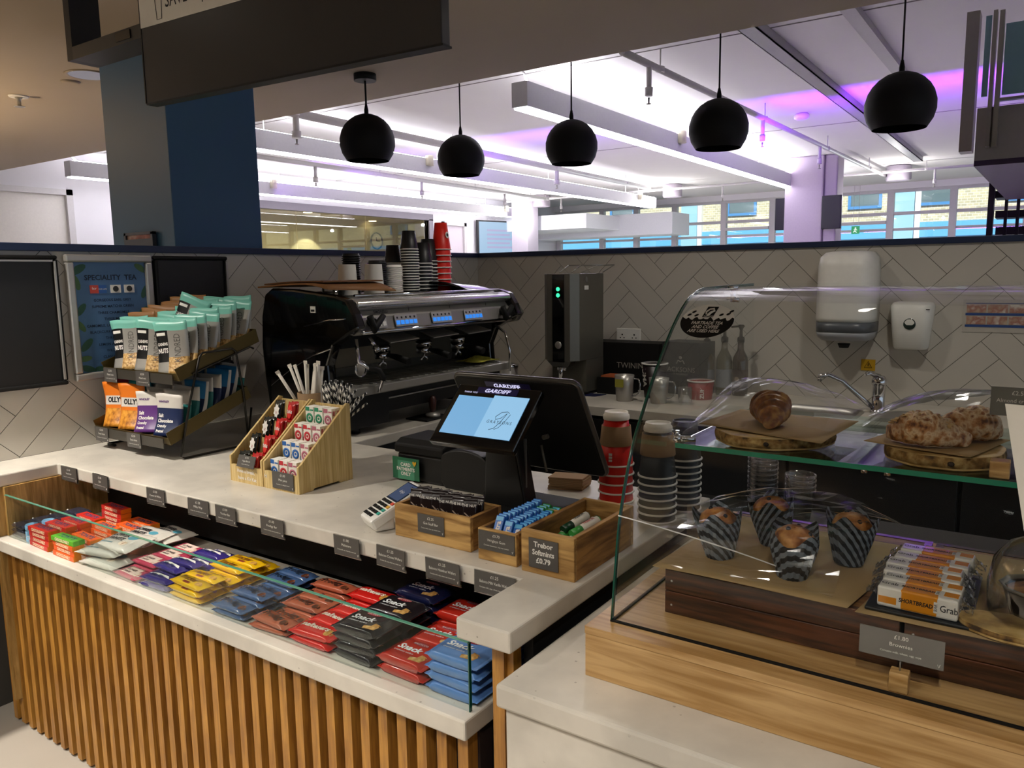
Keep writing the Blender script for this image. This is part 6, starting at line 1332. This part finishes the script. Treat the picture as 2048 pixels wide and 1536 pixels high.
sheet('baking_paper', [(-.205, 1.168, CT+.001), (.25, 1.17, CT+.001), (.25, 1.53, CT+.001), (-.155, 1.53, CT+.001)], KPAPER, 'brown baking paper under the shortbread bars', 'paper', .0006, seed=5)
# muffins
WR = striped('muffin_wrap', '#15181c', '#79838c', 42, 'DIAG', .45, .5); DOME = blotch('muffin_top', ['#5a2c10', '#a8682a', '#cf9450'], 55, .6, .6); BERRY = mat('berry', '#12101a', .35)
def muffin_proto(lo, ro, lb):
    t = thing('muffin', lb, 'muffin', lo, ro)
    jag = lambda i, k: 1+(.035 if i % 2 else -.035)
    tul = lambda i, k: (1+(.03 if i % 2 else -.03))*(1+.0*k)
    b = B(); N = 40; prof = [(.023, 0), (.028, .02), (.034, .042), (.037, .058)]
    rings = []
    for r, z in prof: rings.append([b.bm.verts.new(((r*(1+(.03 if i % 2 else -.03)))*math.cos(2*PI*i/N), (r*(1+(.03 if i % 2 else -.03)))*math.sin(2*PI*i/N), z)) for i in range(N)])
    top = [b.bm.verts.new((.040*(1+.05*math.cos(4*2*PI*i/N))*math.cos(2*PI*i/N), .038*(1+.05*math.cos(4*2*PI*i/N))*math.sin(2*PI*i/N), .068+.020*abs(math.cos(2*2*PI*i/N+.4))**3)) for i in range(N)]; rings.append(top)
    for k in range(len(rings)-1):
        for i in range(N): b._f([rings[k][i], rings[k][(i+1) % N], rings[k+1][(i+1) % N], rings[k+1][i]])
    b._f(rings[0][::-1]); part('wrapper', b, WR, t)
    part('crumb_top', B().lathe([(.028, .050), (.031, .062), (.030, .069), (.026, .076), (.019, .082), (.010, .085), (.001, .086)], n=26, caps=False, jag=lambda i, k: 1+.05*math.sin(3*i+k)), DOME, t)
    for x, y, z in ((.012, -.019, .0775), (-.010, .004, .0845), (.018, .008, .0795)): part('berry', B().ball(x, y, z, .0042, n=8), BERRY, t)
    return t
m0 = muffin_proto((-.443, 1.27, CT+.006), (.03, -.08, .4), 'muffin nearest the left side of the case in a dark pleated wrapper')
dup(m0, (-.384, 1.385, CT+.006), (-.1, .0, 2.0), 'muffin at the back, half hidden behind the front middle one')
dup(m0, (-.315, 1.245, CT+.006), (.12, -.10, 1.1), 'muffin at the front, middle of the crate, lower than the others')
dup(m0, (-.252, 1.356, CT+.006), (.0, .05, .1), 'muffin furthest right, beside the shortbread bars')
# shortbread bars on a small black tray
solo('serving_tray', B().box(-.195, -.06, 1.182, 1.40, CT+.002, CT+.007), mat('slate_tray', '#17191b', .4), 'thin black tray under the shortbread bars', 'tray', bevel=.002)
BW, BO = mat('bar_white', '#e2ded4', .3, coat=.5), mat('bar_orange', '#d98a14', .3, coat=.5)
def bar(lo, ro, lb):
    t = thing('shortbread_bar', lb, 'shortbread bar', lo, ro); L, W, H = .052, .0165, .030
    part('sleeve', B().box(-L, L, -W, W, 0, H), BW, t, bevel=.003)
    b = B(); b.box(-.022, .028, -W-.0004, W+.0004, .0005, H+.0004); part('orange_panel', b, BO, t, bevel=.003)
    part('corner_flash', B().box(-L+.002, -.026, -W-.0004, -W+.001, .006, .016).box(.032, L-.002, -W*.3, W*.7, H-.001, H+.0004), BO, t)
    for f_, o, u_ in (((0, -W-.0007, 0), 0, (0, 0, 1)), ((0, 0, H+.0007), 1, (0, 1, 0))):
        pz_ = .016 if o == 0 else 0
        P3 = lambda x, q: (x, f_[1], .015+q) if o == 0 else (x, q, f_[2])
        text('Grab', .014, INKB, t, P3(-.038 if o else .041, 0), (1, 0, 0), u_, sx=.8); text('SHORTBREAD', .0085, INKB, t, P3(-.001, 0), (1, 0, 0), u_, bold=.03, shear=.1, sx=.82)
        part('bar_badge', B().box(.022, .0275, -W-.0009, -W-.0006, .007, .023) if o == 0 else B().box(.021, .0275, -.007, .007, H+.0006, H+.0009), BW, t); text('BAR', .006, INKB, t, (.0248, -W-.0011, .015) if o == 0 else (.0243, 0, H+.0011), (0, 0, 1) if o == 0 else (0, 1, 0), (-1, 0, 0))
    rr = random.Random(1)
    for s in (-1, 1):
        part('clear_wrap_end', B().grid(lambda u, v: Vector((s*(L+.001+.016*u), (-W+2*W*v)*(1-.5*u)+.003*math.sin(9*u+5*v), H*.5+(H*.4)*(1-u)*math.sin(PI*v)+.004*math.sin(12*v+4*u))), 6, 8, .0003), CELLO, t)
    return t
s0 = bar((-.128, 1.207, CT+.0075), (0, 0, -.05), 'shortbread bar at the front of the black tray')
for k, (x, y, z, rx, lb) in enumerate(((-.127, 1.243, .0075, 0, 'shortbread bar second from the front'), (-.132, 1.279, .0075, 0, 'shortbread bar third from the front'), (-.134, 1.315, .0075, 0, 'shortbread bar fourth from the front'), (-.128, 1.351, .0075, 0, 'shortbread bar fifth from the front'), (-.124, 1.387, .010, 0, 'shortbread bar at the very back of the tray'))): dup(s0, (x, y, CT+z), (rx, 0, -.04), lb)
# log slices, paper and pastries on the glass shelf
SH_Z = 1.1585
def log(cx, cy, rx, ry, lab, z=SH_Z, h=.022, seed=1):
    t = thing('log_board', lab, 'board', (cx, cy, z)); b = B(); N = 44; rr = random.Random(seed); o = [1+.035*math.sin(3*2*PI*i/N+seed)+.015*math.sin(9*2*PI*i/N) for i in range(N)]
    pr = lambda k, zz: [(rx*k*o[i]*math.cos(2*PI*i/N), ry*k*o[i]*math.sin(2*PI*i/N), zz) for i in range(N)]
    part('slab', B().prism(pr(.985, .001), (0, 0, h-.001)), LOGW, t); rings = [pr(.96, .0), pr(1.0, .006), pr(1.01, h*.6), pr(.99, h-.001)]
    vs = [[b.bm.verts.new(p) for p in r] for r in rings]
    for k in range(3):
        for i in range(N): b._f([vs[k][i], vs[k][(i+1) % N], vs[k+1][(i+1) % N], vs[k+1][i]], True)
    part('bark', b, BARK, t); part('knot', B().ball(.02, -ry*.99, h*.55, .005, .003, .004, 10), mat('knot_dark', '#2a1a0d', .7), t)
log(-.412, 1.452, .105, .108, 'log slice board under the plain croissant'); log(-.130, 1.452, .088, .105, 'log slice board under the flaked pastries at the right of the shelf', seed=3)
sheet('baking_paper', [(-.535, 1.40, SH_Z+.026), (-.30, 1.345, SH_Z+.0245), (-.285, 1.57, SH_Z+.026), (-.52, 1.60, SH_Z+.025)], KPAPER, 'square of brown paper under the plain croissant', 'paper', .0012, seed=8)
sheet('baking_paper', [(-.245, 1.40, SH_Z+.0245), (-.085, 1.348, SH_Z+.0255), (-.04, 1.52, SH_Z+.026), (-.20, 1.58, SH_Z+.026)], KPAPER, 'square of brown paper under the flaked pastries', 'paper', .0012, seed=9)
CRO = blotch('croissant_crust', ['#3a1a08', '#8a4d18', '#cf9a4a'], 40, .38, .5); ALM = blotch('almond_crust', ['#5a2c12', '#b27a44', '#d9bd96', '#8a4f24'], 70, .6, .9)
def croissant(lo, ro, lb, m, L=.085, R=.033, curve=.35):
    t = thing('croissant', lb, 'croissant', lo, ro); b = B(); n = 44; rings = []
    for i in range(n+1):
        s = -1+2*i/n; rad = R*(1-.62*abs(s)**1.8)*(1+.09*(1-abs((s*4.5) % 1*2-1))-.03); a = curve*s*2
        c = Vector((L*s, -curve*.09*(1-s*s), rad*.86)); ring = []
        for k in range(18):
            an = 2*PI*k/18; tw = .12*math.sin(s*14)
            ring.append(b.bm.verts.new(c+Vector((math.sin(a)*rad*math.cos(an)*.6, rad*math.cos(an), rad*.86*math.sin(an+tw)*(1 if math.sin(an) > 0 else .95)))))
        rings.append(ring)
    for i in range(n):
        for k in range(18): b._f([rings[i][k], rings[i][(k+1) % 18], rings[i+1][(k+1) % 18], rings[i+1][k]], True)
    b._f(rings[0]); b._f(rings[-1]); part('crust', b, m, t); return t
croissant((-.428, 1.455, SH_Z+.027), (0, 0, math.radians(118)), 'glazed brown croissant pointing forward on its own paper', CRO, .054, .036, .12)
c = croissant((-.155, 1.425, SH_Z+.027), (0, 0, math.radians(-6)), 'flaked almond croissant lying at the front of the right board', ALM, .060, .033); 
rr = random.Random(4)
fl = B()
for _ in range(34):
    a = rr.uniform(-1, 1); fl.ball(0, 0, 0, .006, .004, .0012, 6, M=Matrix.Translation((.045*a, -.028+rr.uniform(-.014, .014), .054-.020*a*a)) @ Euler((rr.uniform(-.6, .6), rr.uniform(-.6, .6), rr.random()*3)).to_matrix().to_4x4())
part('almond_flakes', fl, mat('almond', '#cfae7c', .6), c, kind='stuff')
croissant((-.105, 1.50, SH_Z+.027), (0, 0, math.radians(35)), 'flaked almond croissant lying behind at the right', ALM, .062, .034)
solo('wooden_block', B().box(-.013, .013, -.013, .013, 0, .026), wood('block_wood', '#a97f47', '#d2aa70', 'X', 14, 10), 'small wooden cube price holder on the glass shelf', 'block', (-.046, 1.352, SH_Z), bevel=.0015)
t = thing('price_holder', 'grey price card on a wooden cube standing in front of the crates', 'price card', (-.136, 1.118, BZ+.0006)); part('cube', B().box(-.012, .012, -.009, .011, 0, .028), _M['block_wood'], t, bevel=.0015); part('pin', B().tube([(0, .001, .027), (0, .001, .045)], .001, 6), STEEL, t)
price_card(t, 0, -.002, .064, .104, .040, ['£1.80', 'Brownies', 'Contains milk, wheat, egg, soya'], m=mat('card_glossy_grey', '#6d6a66', .25, coat=.5))
t = thing('price_holder', 'clear price card standing behind the flaked pastries at the right edge', 'price card', (-.02, 1.42, SH_Z)); price_card(t, -.01, 0, .105, .075, .045, ['£2.50', 'Almond croissant', 'Contains nuts'], m=mat('card_pale_grey', '#77766f', .3)); part('pin', B().tube([(0, .002, 0), (0, .002, .09)], .001, 6), STEEL, t)
# cellophane over the food
def cell(pts, lab, seed, crumple=.006):
    """pts: 3x3 control grid"""
    rr = random.Random(seed); C = [[Vector(p) for p in r] for r in pts]; o = C[1][1].copy(); ph = [rr.uniform(0, 6) for _ in range(8)]
    N = 14; J = [[rr.uniform(-1, 1) for _ in range(N+1)] for _ in range(N+1)]
    def f(u, v):
        def q(a, b_, c_, t_): return a*(1-t_)*(1-2*t_) + b_*4*t_*(1-t_) + c_*t_*(2*t_-1)
        p = q(*[q(*C[i], v) for i in range(3)], u)-o
        p.z += crumple*J[int(round(u*N))][int(round(v*N))]*.5+crumple*(abs(math.sin(4*u+3*v+ph[0]))-.5); return p
    return solo('cellophane_sheet', B().grid(f, N, N, 0, smooth=False), CELLO, lab, 'cellophane', o)
cell([[(-.56, 1.375, 1.163), (-.40, 1.36, 1.20), (-.30, 1.42, 1.187)], [(-.55, 1.47, 1.20), (-.415, 1.45, 1.262), (-.29, 1.52, 1.20)], [(-.53, 1.60, 1.25), (-.40, 1.60, 1.245), (-.27, 1.63, 1.20)]], 'clear cellophane laid over the plain croissant', 3, .004)
cell([[(-.25, 1.385, 1.193), (-.15, 1.37, 1.215), (-.02, 1.41, 1.21)], [(-.245, 1.46, 1.22), (-.15, 1.46, 1.262), (-.02, 1.47, 1.26)], [(-.23, 1.57, 1.21), (-.13, 1.58, 1.24), (0, 1.58, 1.26)]], 'clear cellophane laid over the flaked pastries', 5, .003)
cell([[(-.525, 1.185, 1.04), (-.38, 1.17, 1.062), (-.235, 1.235, 1.052)], [(-.49, 1.29, 1.062), (-.36, 1.30, 1.074), (-.215, 1.33, 1.068)], [(-.45, 1.42, 1.055), (-.33, 1.45, 1.073), (-.17, 1.40, 1.040)]], 'clear cellophane laid over the four muffins', 8, .006)
cell([[(-.515, 1.178, .986), (-.37, 1.166, .990), (-.24, 1.185, .986)], [(-.515, 1.188, 1.004), (-.37, 1.176, 1.006), (-.235, 1.19, 1.006)], [(-.52, 1.195, 1.03), (-.37, 1.18, 1.045), (-.235, 1.225, 1.045)]], 'clear cellophane edge hanging down in front of the muffins', 9, .003)
a = at(1236, 1031, x=-.556); c = at(1590, 1146, z=.990); mid = (a+c)/2+Vector((0, 0, .008))  # white line across the case, added as a solid strip
t = thing('added_white_line', 'white line added as a thin curved strip with a cream tip before the muffins', 'strip', c)
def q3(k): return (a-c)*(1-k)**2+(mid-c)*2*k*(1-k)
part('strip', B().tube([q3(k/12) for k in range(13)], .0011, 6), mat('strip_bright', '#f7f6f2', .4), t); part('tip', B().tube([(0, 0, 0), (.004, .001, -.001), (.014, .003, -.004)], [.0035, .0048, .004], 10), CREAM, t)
# right edge: domed cup dessert, oval board, white menu card
t = thing('domed_dessert', 'foil dessert cup under a clear plastic dome at the right edge', 'dessert', (.015, 1.262, CT+.003)); part('cup', B().lathe([(.032, 0), (.045, .045), (.047, .047), (.043, .044), (.03, .004)], n=10, smooth=False), mat('foil_black', '#1b1a1c', .3, .5), t); part('rim', B().lathe([(.044, .045), (.050, .050), (.047, .052), (.043, .047)], n=10, caps=False), STEEL, t)
part('filling', B().lathe([(.001, .05), (.03, .048), (.042, .042)], n=20, caps=False), DOME, t); part('dome', B().lathe([(.062, 0), (.064, .05), (.058, .085), (.040, .11), (.018, .12), (.001, .122)], n=28, caps=False), PLASTIC, t)
log(-.005, 1.205, .075, .04, 'flat oval log slice at the front right of the crate', CT+.002, .012, 6)
t = thing('menu_card', 'plain white card standing upright outside the curved glass at the right edge', 'card', (0, 0, 0)); a = at(2010, 808, y=1.00); c = at(2048, 1062, y=1.00)
part('sheet', B().prism([(a.x, 1.0, a.z), (a.x+.17, 1.0, a.z-.004), (c.x+.17, 1.0, c.z-.02), (c.x, 1.0, c.z)], (0, .003, 0)), PAPERW, t); part('stand', B().box(.03, .10, 1.0, 1.05, LZ, LZ+.01).box(.062, .068, 1.004, 1.012, LZ+.01, 1.24), PLASTIC, t)
